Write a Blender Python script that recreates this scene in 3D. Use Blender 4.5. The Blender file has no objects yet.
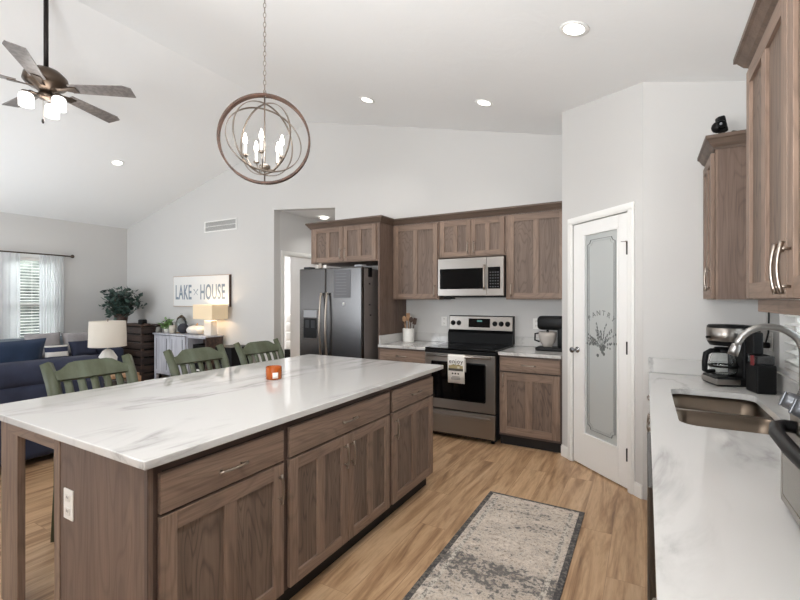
import bpy, bmesh, math, random
from mathutils import Vector, Matrix
R = math.radians
PI = math.pi
sc = bpy.context.scene

# ---------------------------------------------------------------- camera, world, big lights
CAMH = 1.42
cd = bpy.data.cameras.new('camera'); cam = bpy.data.objects.new('camera', cd)
sc.collection.objects.link(cam); sc.camera = cam
cd.sensor_width = 36.0; cd.lens = 430.0 * 36.0 / 800.0
cd.shift_y = -0.5 / 800.0; cd.clip_start = 0.02
cam.location = (0, 0, CAMH)
cam.rotation_euler = (R(90), 0, math.atan(246.0 / 430.0))

world = bpy.data.worlds.new('world'); sc.world = world; world.use_nodes = True
bg = world.node_tree.nodes['Background']
bg.inputs[0].default_value = (0.86, 0.93, 1.0, 1); bg.inputs[1].default_value = 1.6

vs = sc.view_settings
vs.view_transform = 'Standard'; vs.look = 'None'; vs.gamma = 1.0; vs.use_curve_mapping = False
vs.exposure = 0.0

def area(name, loc, rot, sx, sy, power, col=(1, 1, 1)):
    l = bpy.data.lights.new(name, 'AREA'); l.shape = 'RECTANGLE'; l.size = sx; l.size_y = sy
    l.energy = power; l.color = col
    o = bpy.data.objects.new(name, l); sc.collection.objects.link(o)
    o.location = loc; o.rotation_euler = rot
    return o
# fill lamps added at invented openings behind the camera, then daylight at real windows
area('rear_fill_living', (-7.0, -3.5, 1.3), (R(90), 0, 0), 2.6, 2.2, 130, (0.86, 0.93, 1.0))
area('rear_fill_kitchen', (-0.3, -3.5, 1.6), (R(100), 0, 0), 1.1, 1.4, 8, (0.96, 0.98, 1.0))
area('daylight_living_window', (-11.6, 2.4, 4.2), (R(52), 0, R(-90)), 3.2, 2.2, 900, (0.95, 0.98, 1.0))
area('daylight_sink_window', (2.2, 2.66, 3.2), (R(48), 0, R(90)), 1.6, 1.2, 60, (0.92, 0.96, 1.0))
# fill lamps added below the vaulted ceiling and aimed up to brighten it
area('ceiling_fill_kitchen', (-0.9, -0.7, 1.6), (R(180 - 25), R(-6), 0), 1.2, 1.2, 168, (0.97, 0.985, 1.0))
area('ceiling_fill_living', (-7.2, 1.2, 1.1), (R(180 - 12), R(4), 0), 2.6, 2.6, 42, (0.90, 0.95, 1.0))

# ---------------------------------------------------------------- materials
def lin(c):
    return tuple(((v / 255.0) / 12.92 if v / 255.0 <= 0.04045 else ((v / 255.0 + 0.055) / 1.055) ** 2.4) for v in c) + (1,)
def mat(name, col, rough=0.5, metal=0.0, **k):
    m = bpy.data.materials.new(name); m.use_nodes = True
    b = m.node_tree.nodes['Principled BSDF']
    b.inputs['Base Color'].default_value = lin(col)
    b.inputs['Roughness'].default_value = rough; b.inputs['Metallic'].default_value = metal
    for kk, v in k.items():
        b.inputs[kk.replace('_', ' ')].default_value = v
    return m
def nodes(m):
    nt = m.node_tree
    return nt, nt.nodes['Principled BSDF']
def N(nt, t, **k):
    n = nt.nodes.new(t)
    for kk, v in k.items():
        if kk in n.inputs: n.inputs[kk].default_value = v
        else: setattr(n, kk, v)
    return n
def ramp(nt, fac, stops, interp='LINEAR'):
    r = nt.nodes.new('ShaderNodeValToRGB'); r.color_ramp.interpolation = interp
    e = r.color_ramp.elements
    while len(e) < len(stops): e.new(0.5)
    for i, (p, c) in enumerate(stops):
        e[i].position = p; e[i].color = lin(c) if len(c) == 3 else c
    nt.links.new(fac, r.inputs[0]); return r
def mixc(nt, fac, a, b, mode='MIX'):
    n = nt.nodes.new('ShaderNodeMix'); n.data_type = 'RGBA'; n.blend_type = mode
    for s, v in ((n.inputs[0], fac), (n.inputs[6], a), (n.inputs[7], b)):
        if hasattr(v, 'links') or hasattr(v, 'is_linked'): nt.links.new(v, s)
        else: s.default_value = v
    return n.outputs[2]
def coords(nt, scale=(1, 1, 1), rot=(0, 0, 0), kind='Object', loc=(0, 0, 0)):
    tc = nt.nodes.new('ShaderNodeTexCoord'); mp = nt.nodes.new('ShaderNodeMapping')
    mp.inputs['Scale'].default_value = scale; mp.inputs['Rotation'].default_value = rot
    mp.inputs['Location'].default_value = loc
    nt.links.new(tc.outputs[kind], mp.inputs[0]); return mp.outputs[0]
def bump(nt, b, h, strength, dist=0.01):
    n = nt.nodes.new('ShaderNodeBump'); n.inputs['Strength'].default_value = strength
    n.inputs['Distance'].default_value = dist
    nt.links.new(h, n.inputs['Height']); nt.links.new(n.outputs[0], b.inputs['Normal'])

def wood(name, base, dark, light, axis='z', rough=0.42, wav=1.0, off=0.0):
    """stained oak: long grain along the given axis"""
    m = mat(name, base, rough + .06, 0.0, Specular_IOR_Level=0.35); nt, b = nodes(m)
    long, cross = 1.0, 14.0
    s = {'z': (cross, cross, long), 'x': (long, cross, cross), 'y': (cross, long, cross)}[axis]
    v = coords(nt, s, loc=(off, off * 2, off * 3))
    n1 = N(nt, 'ShaderNodeTexNoise', Scale=1.1, Detail=5.0, Roughness=0.6, Distortion=0.3)
    nt.links.new(v, n1.inputs['Vector'])
    s2 = {'z': (5, 5, 0.9), 'x': (0.9, 5, 5), 'y': (5, 0.9, 5)}[axis]
    v2 = coords(nt, s2, loc=(off + 3.1, off, off))
    n2 = N(nt, 'ShaderNodeTexNoise', Scale=1.0, Detail=2.0, Roughness=0.5, Distortion=0.4)
    nt.links.new(v2, n2.inputs['Vector'])
    # cathedral lines: banded noise
    mul = N(nt, 'ShaderNodeMath', operation='MULTIPLY'); mul.inputs[1].default_value = 15.0 * wav
    nt.links.new(n2.outputs[0], mul.inputs[0])
    fr = N(nt, 'ShaderNodeMath', operation='PINGPONG'); fr.inputs[1].default_value = 0.5
    nt.links.new(mul.outputs[0], fr.inputs[0])
    r2 = ramp(nt, fr.outputs[0], [(0.0, (0, 0, 0, 1)), (0.22, (1, 1, 1, 1))])
    s3 = {'z': (150, 150, 4), 'x': (4, 150, 150), 'y': (150, 4, 150)}[axis]
    v3 = coords(nt, s3); n3 = N(nt, 'ShaderNodeTexNoise', Scale=1.0, Detail=2.0)
    nt.links.new(v3, n3.inputs['Vector'])
    r1 = ramp(nt, n1.outputs[0], [(0.25, dark), (0.5, base), (0.78, light)])
    c = mixc(nt, 0.20 * wav, r1.outputs[0], r2.outputs[0], 'MULTIPLY')
    r3 = ramp(nt, n3.outputs[0], [(0.35, (0.6, 0.6, 0.6, 1)), (0.55, (1, 1, 1, 1))])
    c = mixc(nt, 0.5, c, r3.outputs[0], 'MULTIPLY')
    nt.links.new(c, b.inputs['Base Color'])
    bump(nt, b, n3.outputs[0], 0.15, 0.002)
    return m
W1, W1d, W1l = (136, 114, 99), (117, 97, 83), (150, 128, 111)
M = {}
M['wood_z'] = wood('stained_oak_vertical', W1, W1d, W1l, 'z')
M['wood_x'] = wood('stained_oak_horizontal', W1, W1d, W1l, 'x')
M['wood_y'] = wood('stained_oak_lengthwise', W1, W1d, W1l, 'y')
M['panel_z'] = wood('stained_oak_door_panel', (116, 98, 86), (99, 83, 72), (130, 111, 98), 'z', wav=1.8, off=1.7)
M['body_z'] = wood('stained_oak_cabinet_side', (112, 93, 82), (98, 80, 70), (124, 104, 91), 'z', wav=1.0, off=5.0)
M['frame_dark'] = mat('cabinet_reveal', (58, 46, 41), 0.6)
M['face_frame'] = mat('face_frame_shaded', (84, 68, 61), 0.5)  # darker than the oak: shade of the front gaps put into the colour
M['toe'] = mat('toe_kick', (26, 21, 19), 0.7)  # near black, the shadow of the recess is in its colour

def wall_mat(name, col, b_=0.12, sc_=55):
    m = mat(name, col, 0.75); nt, b = nodes(m)
    v = coords(nt, (1, 1, 1)); n = N(nt, 'ShaderNodeTexNoise', Scale=float(sc_), Detail=4.0)
    nt.links.new(v, n.inputs['Vector']); bump(nt, b, n.outputs[0], b_, 0.004); return m
M['wall'] = wall_mat('painted_wall', (205, 203, 200))
M['wall_white'] = wall_mat('hall_wall', (214, 213, 211))
M['ceiling'] = mat('textured_ceiling', (236, 236, 235), 0.85)
nt, b = nodes(M['ceiling']); v = coords(nt)
n = N(nt, 'ShaderNodeTexNoise', Scale=3.5, Detail=8.0, Roughness=0.62, Distortion=1.5); nt.links.new(v, n.inputs['Vector'])
bump(nt, b, n.outputs[0], 0.16, 0.02)
M['trim'] = mat('white_trim_paint', (238, 237, 233), 0.35)
M['door_white'] = mat('white_door_paint', (240, 239, 236), 0.32)

# plank floor
m = mat('oak_plank_floor', (176, 140, 106), 0.36); M['floor'] = m; nt, b = nodes(m)
v = coords(nt, (1, 1, 1), (0, 0, R(90)))
br = N(nt, 'ShaderNodeTexBrick', Scale=1.0); br.offset = 0.37; br.squash = 1.0
br.inputs['Brick Width'].default_value = 1.22; br.inputs['Row Height'].default_value = 0.178
br.inputs['Mortar Size'].default_value = 0.0013; br.inputs['Bias'].default_value = 0.0
br.inputs['Color1'].default_value = (0, 0, 0, 1); br.inputs['Color2'].default_value = (1, 1, 1, 1)
br.inputs['Mortar'].default_value = (0.5, 0.5, 0.5, 1)
nt.links.new(v, br.inputs['Vector'])
sep = N(nt, 'ShaderNodeSeparateColor'); nt.links.new(br.outputs['Color'], sep.inputs[0])
vo = coords(nt, (9, 0.9, 1)); addv = N(nt, 'ShaderNodeVectorMath', operation='ADD')
cmb = N(nt, 'ShaderNodeCombineXYZ'); mm = N(nt, 'ShaderNodeMath', operation='MULTIPLY'); mm.inputs[1].default_value = 37.0
nt.links.new(sep.outputs[0], mm.inputs[0]); nt.links.new(mm.outputs[0], cmb.inputs[1]); nt.links.new(mm.outputs[0], cmb.inputs[2])
nt.links.new(vo, addv.inputs[0]); nt.links.new(cmb.outputs[0], addv.inputs[1])
g1 = N(nt, 'ShaderNodeTexNoise', Scale=1.0, Detail=6.0, Roughness=0.62, Distortion=1.2); nt.links.new(addv.outputs[0], g1.inputs['Vector'])
g2 = N(nt, 'ShaderNodeTexNoise', Scale=7.0, Detail=3.0, Roughness=0.6, Distortion=0.5); nt.links.new(addv.outputs[0], g2.inputs['Vector'])
rA = ramp(nt, g1.outputs[0], [(0.26, (100, 70, 48)), (0.40, (160, 125, 92)), (0.53, (195, 161, 125)), (0.66, (205, 173, 138)), (0.82, (215, 187, 156))])
rB = ramp(nt, g2.outputs[0], [(0.3, (0.66, 0.62, 0.58, 1)), (0.55, (1, 1, 1, 1))])
c = mixc(nt, 0.6, rA.outputs[0], rB.outputs[0], 'MULTIPLY')
rC = ramp(nt, sep.outputs[0], [(0.0, (0.93, 0.92, 0.92, 1)), (1.0, (1.05, 1.05, 1.05, 1))])
c = mixc(nt, 0.8, c, rC.outputs[0], 'MULTIPLY')
mf = N(nt, 'ShaderNodeMath', operation='MULTIPLY'); mf.inputs[1].default_value = .5; nt.links.new(br.outputs['Fac'], mf.inputs[0])
c = mixc(nt, mf.outputs[0], c, lin((112, 80, 56)))
nt.links.new(c, b.inputs['Base Color']); bump(nt, b, g2.outputs[0], 0.08, 0.002)

# marble quartz
def quartz(name, base=(202, 200, 197), vein=(146, 143, 141), soft=(190, 186, 181)):
    m = mat(name, base, 0.06); nt, b = nodes(m)
    v = coords(nt, (2.1, 0.5, 1.5), (0, 0, R(-32)))
    w = N(nt, 'ShaderNodeTexNoise', Scale=1.3, Detail=7.0, Roughness=0.58, Distortion=0.7); nt.links.new(v, w.inputs['Vector'])
    sb = N(nt, 'ShaderNodeMath', operation='SUBTRACT'); sb.inputs[1].default_value = 0.5; nt.links.new(w.outputs[0], sb.inputs[0])
    ab = N(nt, 'ShaderNodeMath', operation='ABSOLUTE'); nt.links.new(sb.outputs[0], ab.inputs[0])
    r = ramp(nt, ab.outputs[0], [(0.0, (1, 1, 1, 1)), (0.012, (0.55, 0.55, 0.55, 1)), (0.045, (0, 0, 0, 1))])
    v2 = coords(nt, (2.2, 0.9, 1), (0, 0, R(-38)))
    w2 = N(nt, 'ShaderNodeTexNoise', Scale=1.1, Detail=4.0, Roughness=0.55, Distortion=0.6); nt.links.new(v2, w2.inputs['Vector'])
    rs = ramp(nt, w2.outputs[0], [(0.38, base), (0.6, base), (0.78, soft)])
    mk = ramp(nt, w2.outputs[0], [(0.42, (0, 0, 0, 1)), (0.62, (0.75, 0.75, 0.75, 1))])
    mu = mixc(nt, 1.0, r.outputs[0], mk.outputs[0], 'MULTIPLY')
    c = mixc(nt, mu, rs.outputs[0], lin(vein)); nt.links.new(c, b.inputs['Base Color'])
    return m
M['quartz'] = quartz('white_veined_quartz')

def brushed(name, col, rough=0.28, axis='z'):
    m = mat(name, col, rough, 1.0); nt, b = nodes(m)
    s = {'z': (160, 160, 2), 'x': (2, 160, 160)}[axis]
    v = coords(nt, s); n = N(nt, 'ShaderNodeTexNoise', Scale=1.0, Detail=2.0); nt.links.new(v, n.inputs['Vector'])
    mr = N(nt, 'ShaderNodeMapRange'); mr.inputs['To Min'].default_value = rough - 0.02; mr.inputs['To Max'].default_value = rough + 0.04
    nt.links.new(n.outputs[0], mr.inputs[0]); nt.links.new(mr.outputs[0], b.inputs['Roughness'])
    return m
M['steel'] = brushed('brushed_stainless_steel', (158, 152, 146), 0.30, 'x')
M['steel_dark'] = mat('dark_stainless_steel', (98, 96, 95), 0.24, 1.0)
M['sink_steel'] = brushed('sink_stainless_steel', (112, 100, 88), 0.32, 'x')
M['nickel'] = mat('brushed_nickel', (158, 148, 138), 0.3, 1.0)
M['chrome'] = mat('satin_chrome', (150, 150, 152), 0.22, 1.0)
M['faucet'] = mat('faucet_steel', (168, 166, 163), .34, 1.0)
M['knob'] = mat('pewter_knob', (104, 106, 110), .35, .7)
M['black'] = mat('black_plastic', (14, 14, 15), 0.4, 0.0, Specular_IOR_Level=0.2)
M['black_glass'] = mat('black_glass', (6, 6, 7), 0.06, 0.0, Specular_IOR_Level=0.22)
M['dark_grey'] = mat('dark_grey_plastic', (44, 45, 48), 0.45, 0.0, Specular_IOR_Level=0.3)
M['fridge_side'] = mat('grey_fridge_side', (112, 104, 100), 0.45)
M['white'] = mat('white_plastic', (236, 234, 229), 0.4)
M['grey'] = mat('light_grey_plastic', (150, 152, 156), 0.4)
M['white_ceramic'] = mat('white_ceramic', (228, 225, 219), 0.3)
M['bronze'] = mat('bronze_metal', (92, 80, 70), 0.35, 0.9)
M['rod_dark'] = mat('dark_bronze_rod', (44, 40, 38), 0.45, 0.6)
M['glass'] = mat('clear_glass', (245, 248, 248), 0.03, 0.0, Transmission_Weight=1.0, IOR=1.3)
M['amber'] = mat('amber_glass', (214, 112, 36), 0.12, 0.0, Transmission_Weight=0.55, IOR=1.4)
M['cord'] = mat('black_cord', (20, 20, 20), 0.5)
def emis(name, col, s, base=(240, 240, 240)):
    m = mat(name, base, 0.5); b = m.node_tree.nodes['Principled BSDF']
    b.inputs['Emission Color'].default_value = lin(col); b.inputs['Emission Strength'].default_value = s; return m
M['can'] = emis('lit_can_lens', (255, 250, 240), 6.0)
M['bulb'] = emis('lit_candle_bulb', (255, 246, 232), 9.0)
M['fan_glass'] = emis('lit_frosted_glass', (255, 252, 248), 1.6)

def fabric(name, col, col2=None, rough=0.9, s=260.0, bs=0.25):
    m = mat(name, col, rough); nt, b = nodes(m)
    v = coords(nt); n = N(nt, 'ShaderNodeTexNoise', Scale=s, Detail=2.0); nt.links.new(v, n.inputs['Vector'])
    if col2:
        n2 = N(nt, 'ShaderNodeTexNoise', Scale=6.0, Detail=3.0); nt.links.new(v, n2.inputs['Vector'])
        r = ramp(nt, n2.outputs[0], [(0.35, col), (0.65, col2)]); nt.links.new(r.outputs[0], b.inputs['Base Color'])
    bump(nt, b, n.outputs[0], bs, 0.003); return m
M['navy'] = fabric('navy_sofa_fabric', (38, 43, 62), (47, 53, 74))
M['blue'] = fabric('deep_blue_cushion', (30, 46, 70), (38, 55, 82))
M['grey_fabric'] = fabric('grey_cushion', (142, 138, 140), (156, 152, 152))
M['slate_fabric'] = fabric('slate_sofa_fabric', (112, 122, 130), (122, 130, 138))
M['shade'] = fabric('linen_lampshade', (214, 206, 194), None, 0.9, 300, 0.15)
M['carpet'] = fabric('pale_living_rug', (205, 203, 200), (188, 188, 188))

def two_tone(name, a, c_, scale=(30, 30, 3), t0=0.42, t1=0.6, rough=0.55):
    m = mat(name, a, rough); nt, b = nodes(m)
    v = coords(nt, scale); n = N(nt, 'ShaderNodeTexNoise', Scale=1.0, Detail=4.0, Roughness=0.6); nt.links.new(v, n.inputs['Vector'])
    r = ramp(nt, n.outputs[0], [(t0, a), (t1, c_)]); nt.links.new(r.outputs[0], b.inputs['Base Color']); return m
M['green'] = two_tone('distressed_green_paint', (64, 68, 46), (92, 99, 82), (4, 7, 3), 0.38, 0.7, 0.5)
M['driftwood'] = two_tone('driftwood_blade', (108, 102, 100), (132, 126, 122), (30, 30, 30), 0.4, 0.6, 0.3)
M['dark_wood'] = two_tone('dark_wood', (56, 40, 34), (84, 62, 50), (3, 20, 20))
M['ring_wood'] = two_tone('walnut_ring', (62, 42, 32), (84, 58, 44), (20, 20, 20))
M['crate'] = two_tone('dark_slat_wood', (40, 30, 27), (66, 50, 42), (3, 3, 24))
M['grey_paint'] = two_tone('grey_washed_paint', (176, 176, 184), (196, 196, 202), (14, 14, 2))
M['tan_wood'] = two_tone('tan_wood', (158, 122, 92), (186, 150, 116), (4, 20, 20))

# ---------------------------------------------------------------- mesh builder
class MB:
    def __init__(s): s.bm = bmesh.new(); s.mats = []
    def _mi(s, m):
        if m is None: return 0
        if m not in s.mats: s.mats.append(m)
        return s.mats.index(m)
    def _add(s, tmp, m, smooth, mtx=None):
        if mtx is not None: bmesh.ops.transform(tmp, matrix=mtx, verts=tmp.verts)
        i = s._mi(m)
        bmesh.ops.recalc_face_normals(tmp, faces=tmp.faces)
        vm = {v: s.bm.verts.new(v.co) for v in tmp.verts}
        for f in tmp.faces:
            try: nf = s.bm.faces.new([vm[v] for v in f.verts])
            except ValueError: continue
            nf.material_index = i; nf.smooth = smooth
        tmp.free(); return s
    def box(s, x0, x1, y0, y1, z0, z1, m=None, bev=0.0, seg=2, mtx=None, smooth=None):
        t = bmesh.new(); bmesh.ops.create_cube(t, size=1.0)
        bmesh.ops.scale(t, vec=(abs(x1 - x0), abs(y1 - y0), abs(z1 - z0)), verts=t.verts)
        bmesh.ops.translate(t, vec=((x0 + x1) / 2, (y0 + y1) / 2, (z0 + z1) / 2), verts=t.verts)
        if bev > 0:
            bmesh.ops.bevel(t, geom=list(t.edges), offset=bev, segments=seg, profile=0.5, affect='EDGES')
        return s._add(t, m, (bev > 0.015) if smooth is None else smooth, mtx)
    def tube(s, pts, r, m=None, n=10, closed=False, cap=True, mtx=None, flat=1.0):
        pts = [Vector(p) for p in pts]; L = len(pts); t = bmesh.new(); rings = []
        rad = r if isinstance(r, (list, tuple)) else [r] * L
        up = None
        for i, p in enumerate(pts):
            if closed: d = pts[(i + 1) % L] - pts[i - 1]
            else: d = pts[min(i + 1, L - 1)] - pts[max(i - 1, 0)]
            d.normalize()
            if up is None:
                up = Vector((0, 0, 1)) if abs(d.z) < 0.9 else Vector((1, 0, 0))
            a = d.cross(up)
            if a.length < 1e-4: a = d.cross(Vector((0, 1, 0)))
            a.normalize(); bb = a.cross(d).normalized(); up = bb
            rings.append([t.verts.new(p + (a * math.cos(2 * PI * k / n) + bb * flat * math.sin(2 * PI * k / n)) * rad[i]) for k in range(n)])
        for i in range(L if closed else L - 1):
            A, B_ = rings[i], rings[(i + 1) % L]
            for k in range(n): t.faces.new((A[k], A[(k + 1) % n], B_[(k + 1) % n], B_[k]))
        if cap and not closed:
            t.faces.new(rings[0]); t.faces.new(rings[-1])
        return s._add(t, m, True, mtx)
    def lathe(s, prof, c=(0, 0, 0), m=None, n=24, mtx=None, smooth=True):
        t = bmesh.new(); rings = []
        for (r, z_) in prof:
            if r < 1e-5: rings.append([t.verts.new((c[0], c[1], c[2] + z_))])
            else: rings.append([t.verts.new((c[0] + r * math.cos(2 * PI * k / n), c[1] + r * math.sin(2 * PI * k / n), c[2] + z_)) for k in range(n)])
        for A, B_ in zip(rings[:-1], rings[1:]):
            for k in range(n):
                a, b2 = A[k % len(A)], A[(k + 1) % len(A)]; c2, d = B_[(k + 1) % len(B_)], B_[k % len(B_)]
                vs_ = [a]
                for q in (b2, c2, d):
                    if q not in vs_: vs_.append(q)
                if len(vs_) > 2:
                    try: t.faces.new(vs_)
                    except ValueError: pass
        return s._add(t, m, smooth, mtx)
    def prism(s, poly, axis, a0, a1, m=None, mtx=None, smooth=False, bev=0):
        """poly: 2D points; axis 'x' (pts are y,z), 'y' (x,z) or 'z' (x,y)"""
        t = bmesh.new()
        def mk(p, a):
            return {'x': (a, p[0], p[1]), 'y': (p[0], a, p[1]), 'z': (p[0], p[1], a)}[axis]
        A = [t.verts.new(mk(p, a0)) for p in poly]; B_ = [t.verts.new(mk(p, a1)) for p in poly]
        k = len(poly)
        t.faces.new(A); t.faces.new(B_[::-1])
        for i in range(k): t.faces.new((A[i], A[(i + 1) % k], B_[(i + 1) % k], B_[i]))
        if bev: bmesh.ops.bevel(t, geom=list(t.edges), offset=bev, segments=2, profile=0.5, affect='EDGES')
        return s._add(t, m, smooth, mtx)
    def slab(s, outer, hole, z0, z1, m=None):
        t = bmesh.new()
        def loop(pts, z_):
            vv = [t.verts.new((p[0], p[1], z_)) for p in pts]
            ee = [t.edges.new((vv[i], vv[(i + 1) % len(vv)])) for i in range(len(vv))]
            return vv, ee
        for z_ in (z0, z1):
            o, oe = loop(outer, z_); h, he = loop(hole, z_)
            bmesh.ops.triangle_fill(t, use_beauty=True, edges=oe + he)
            if z_ == z0: o0, h0 = o, h
            else: o1, h1 = o, h
        for A, B_ in ((o0, o1), (h0, h1)):
            for i in range(len(A)): t.faces.new((A[i], A[(i + 1) % len(A)], B_[(i + 1) % len(A)], B_[i]))
        return s._add(t, m, False)
    def sphere(s, c, r, m=None, n=16, sc3=(1, 1, 1), mtx=None):
        t = bmesh.new(); bmesh.ops.create_uvsphere(t, u_segments=n, v_segments=max(6, n // 2), radius=r)
        bmesh.ops.scale(t, vec=sc3, verts=t.verts); bmesh.ops.translate(t, vec=c, verts=t.verts)
        return s._add(t, m, True, mtx)
    def build(s, name, m=None, parent=None):
        me = bpy.data.meshes.new(name); s.bm.to_mesh(me); s.bm.free()
        if m is not None and None not in s.mats and not s.mats: s.mats = [m]
        for q in (s.mats or [m]): me.materials.append(q if q is not None else m)
        o = bpy.data.objects.new(name, me); sc.collection.objects.link(o)
        if parent is not None: o.parent = parent
        return o

def thing(name, label, cat, loc=(0, 0, 0), rot=0.0, group=None):
    o = bpy.data.objects.new(name, None); sc.collection.objects.link(o)
    o.empty_display_size = 0.1
    o.location = loc; o.rotation_euler = (0, 0, R(rot)); o['label'] = label; o['category'] = cat
    if group: o['group'] = group
    return o
def tag(o, label, cat, group=None, kind=None):
    o['label'] = label; o['category'] = cat
    if group: o['group'] = group
    if kind: o['kind'] = kind
    return o
def struct(o): o['kind'] = 'structure'; return o
def copy_tree(o, parent=None):
    c = o.copy(); sc.collection.objects.link(c)
    if parent is not None: c.parent = parent
    for ch in list(o.children): copy_tree(ch, c)
    return c
def txt(name, s, size, m, parent, mtx, ext=0.001, squash=1.0, bold=0.0):
    cu = bpy.data.curves.new(name, 'FONT'); cu.body = s; cu.size = size; cu.align_x = 'CENTER'; cu.align_y = 'CENTER'
    cu.extrude = ext; cu.offset = bold; cu.space_character = 1.1
    t = bpy.data.objects.new(name, cu); sc.collection.objects.link(t)
    bpy.context.view_layer.update()
    me = bpy.data.meshes.new_from_object(t.evaluated_get(bpy.context.evaluated_depsgraph_get()))
    bpy.data.objects.remove(t)
    me.transform(Matrix.Diagonal((squash, 1, 1, 1))); me.transform(mtx); me.materials.clear(); me.materials.append(m)
    o = bpy.data.objects.new(name, me); sc.collection.objects.link(o); o.parent = parent
    return o
def face_my(x, y, z_):   # text standing upright, facing local -y
    return Matrix.Translation((x, y, z_)) @ Matrix.Rotation(R(90), 4, 'X')

# ---------------------------------------------------------------- room shell
YB, XR, XL, YF = 4.78, 0.66, -9.06, -3.6
RX, RZ, SL = -4.28, 4.01, 0.245
def cz(x): return RZ - SL * abs(x - RX)
T = 0.12
struct(MB().box(XL - 1, XR + 0.4, YF - 0.5, 9.0, -0.1, 0, M['floor']).build('floor', M['floor']))
c_ = MB()
c_.prism([(RX, RZ), (XR + 0.3, cz(XR + 0.3)), (XR + 0.3, cz(XR + 0.3) + 0.15), (RX, RZ + 0.15)], 'y', YF - 0.3, YB + T, M['ceiling'])
c_.prism([(XL - 0.3, cz(XL - 0.3)), (RX, RZ), (RX, RZ + 0.15), (XL - 0.3, cz(XL - 0.3) + 0.15)], 'y', YF - 0.3, YB + T, M['ceiling'])
struct(c_.build('ceiling'))
# back wall with the hall opening (header runs from z 2.80 to z 2.71)
OX0, OX1 = -4.968, -3.784
w = MB()
w.prism([(XL - T, 0), (OX0, 0), (OX0, 2.80), (RX, 2.747), (RX, RZ + 0.05), (XL - T, cz(XL - T) + 0.05)], 'y', YB, YB + T, M['wall'])
w.prism([(RX, 2.747), (OX1, 2.708), (OX1, 0), (XR + T, 0), (XR + T, cz(XR + T) + 0.05), (RX, RZ + 0.05)], 'y', YB, YB + T, M['wall'])
struct(w.build('wall_back'))
# left wall with two windows
WN = [(2.88, 3.62), (0.2, 1.5)]; WZ0, WZ1 = 0.55, 2.13
w = MB(); hz = cz(XL) + 0.02
edges = [YF, WN[1][0], WN[1][1], WN[0][0], WN[0][1], YB]
for i in range(5):
    if i % 2 == 0: w.box(XL - T, XL, edges[i], edges[i + 1], 0, hz, M['wall'])
    else:
        w.box(XL - T, XL, edges[i], edges[i + 1], 0, WZ0, M['wall']); w.box(XL - T, XL, edges[i], edges[i + 1], WZ1, hz, M['wall'])
struct(w.build('wall_left'))
# right wall with the sink window
SW = (2.12, 3.20, 1.035, 2.10)
w = MB(); hz = cz(XR) + 0.02
w.box(XR, XR + T, YF, SW[0], 0, hz, M['wall']); w.box(XR, XR + T, SW[1], YB, 0, hz, M['wall'])
w.box(XR, XR + T, SW[0], SW[1], 0, SW[2], M['wall']); w.box(XR, XR + T, SW[0], SW[1], SW[3], hz, M['wall'])
struct(w.build('wall_right'))
# wall behind the camera: openings invented and placed for light and reflections
w = MB()
fx = [XL - T, -8.4, -5.6, -0.9, 0.3, XR + T]
for i in range(5):
    hL = min(cz(fx[i]), cz(fx[i + 1]))
    if i % 2 == 0: w.prism([(fx[i], 0), (fx[i + 1], 0), (fx[i + 1], cz(fx[i + 1]) + .05), (fx[i], cz(fx[i]) + .05)], 'y', YF - T, YF, M['wall'])
    else:
        zb = 2.45 if i == 1 else 2.4
        pts = [(fx[i], zb), (fx[i + 1], zb), (fx[i + 1], cz(fx[i + 1]) + .05)]
        if fx[i] < RX < fx[i + 1]: pts.append((RX, RZ + .05))
        pts.append((fx[i], cz(fx[i]) + .05))
        w.prism(pts, 'y', YF - T, YF, M['wall'])
        if i == 3: w.box(fx[i], fx[i + 1], YF - T, YF, 0, 0.6, M['wall'])
struct(w.build('wall_front'))
# pantry: left return, 45 degree wall with door opening, and the face beside the sink run
PA = Vector((-0.664, 4.138, 0)); PB = Vector((-0.018, 3.51, 0))
dv = (PB - PA); PL = dv.length; pang = math.degrees(math.atan2(dv.y, dv.x))
def ph(x): return cz(x) + 0.03
w = MB()
w.prism([(PA.y, 0), (YB, 0), (YB, ph(PA.x)), (PA.y, ph(PA.x))], 'x', PA.x, PA.x + 0.09, M['wall'])
struct(w.build('wall_pantry_side'))
w = MB()
w.prism([(PB.x, 0), (XR, 0), (XR, ph(XR)), (PB.x, ph(PB.x))], 'y', PB.y, PB.y + 0.09, M['wall'])
struct(w.build('wall_pantry_face'))
D0, D1, DH = 0.150, 0.772, 2.075
w = MB(); th = 0.09
zA, zB_ = ph(PA.x), ph(PB.x)
def zt(t): return zA + (zB_ - zA) * t / PL
w.prism([(0, 0), (D0, 0), (D0, zt(D0)), (0, zt(0))], 'y', 0, th, M['wall'])
w.prism([(D1, 0), (PL, 0), (PL, zt(PL)), (D1, zt(D1))], 'y', 0, th, M['wall'])
w.prism([(D0, DH), (D1, DH), (D1, zt(D1)), (D0, zt(D0))], 'y', 0, th, M['wall'])
wd = w.build('wall_pantry_diagonal'); wd.location = PA; wd.rotation_euler = (0, 0, R(pang)); struct(wd)
# casing
w = MB()
def casing(w, x0, x1, z1, y=-0.014, wd_=0.058, m=M['trim']):
    for a, b_ in ((x0 - wd_, x0), (x1, x1 + wd_)):
        w.box(a, b_, y, 0, 0, z1, m, 0.004); w.box(a + 0.012, b_ - 0.012, y - 0.006, 0, 0, z1, m, 0.003)
    w.box(x0 - wd_, x1 + wd_, y, 0, z1, z1 + wd_, m, 0.004); w.box(x0 - wd_ + .012, x1 + wd_ - .012, y - 0.006, 0, z1 + .012, z1 + wd_ - .012, m, 0.003)
casing(w, D0, D1, DH)
tr = w.build('trim_1'); tr.location = PA; tr.rotation_euler = (0, 0, R(pang)); struct(tr)
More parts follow.
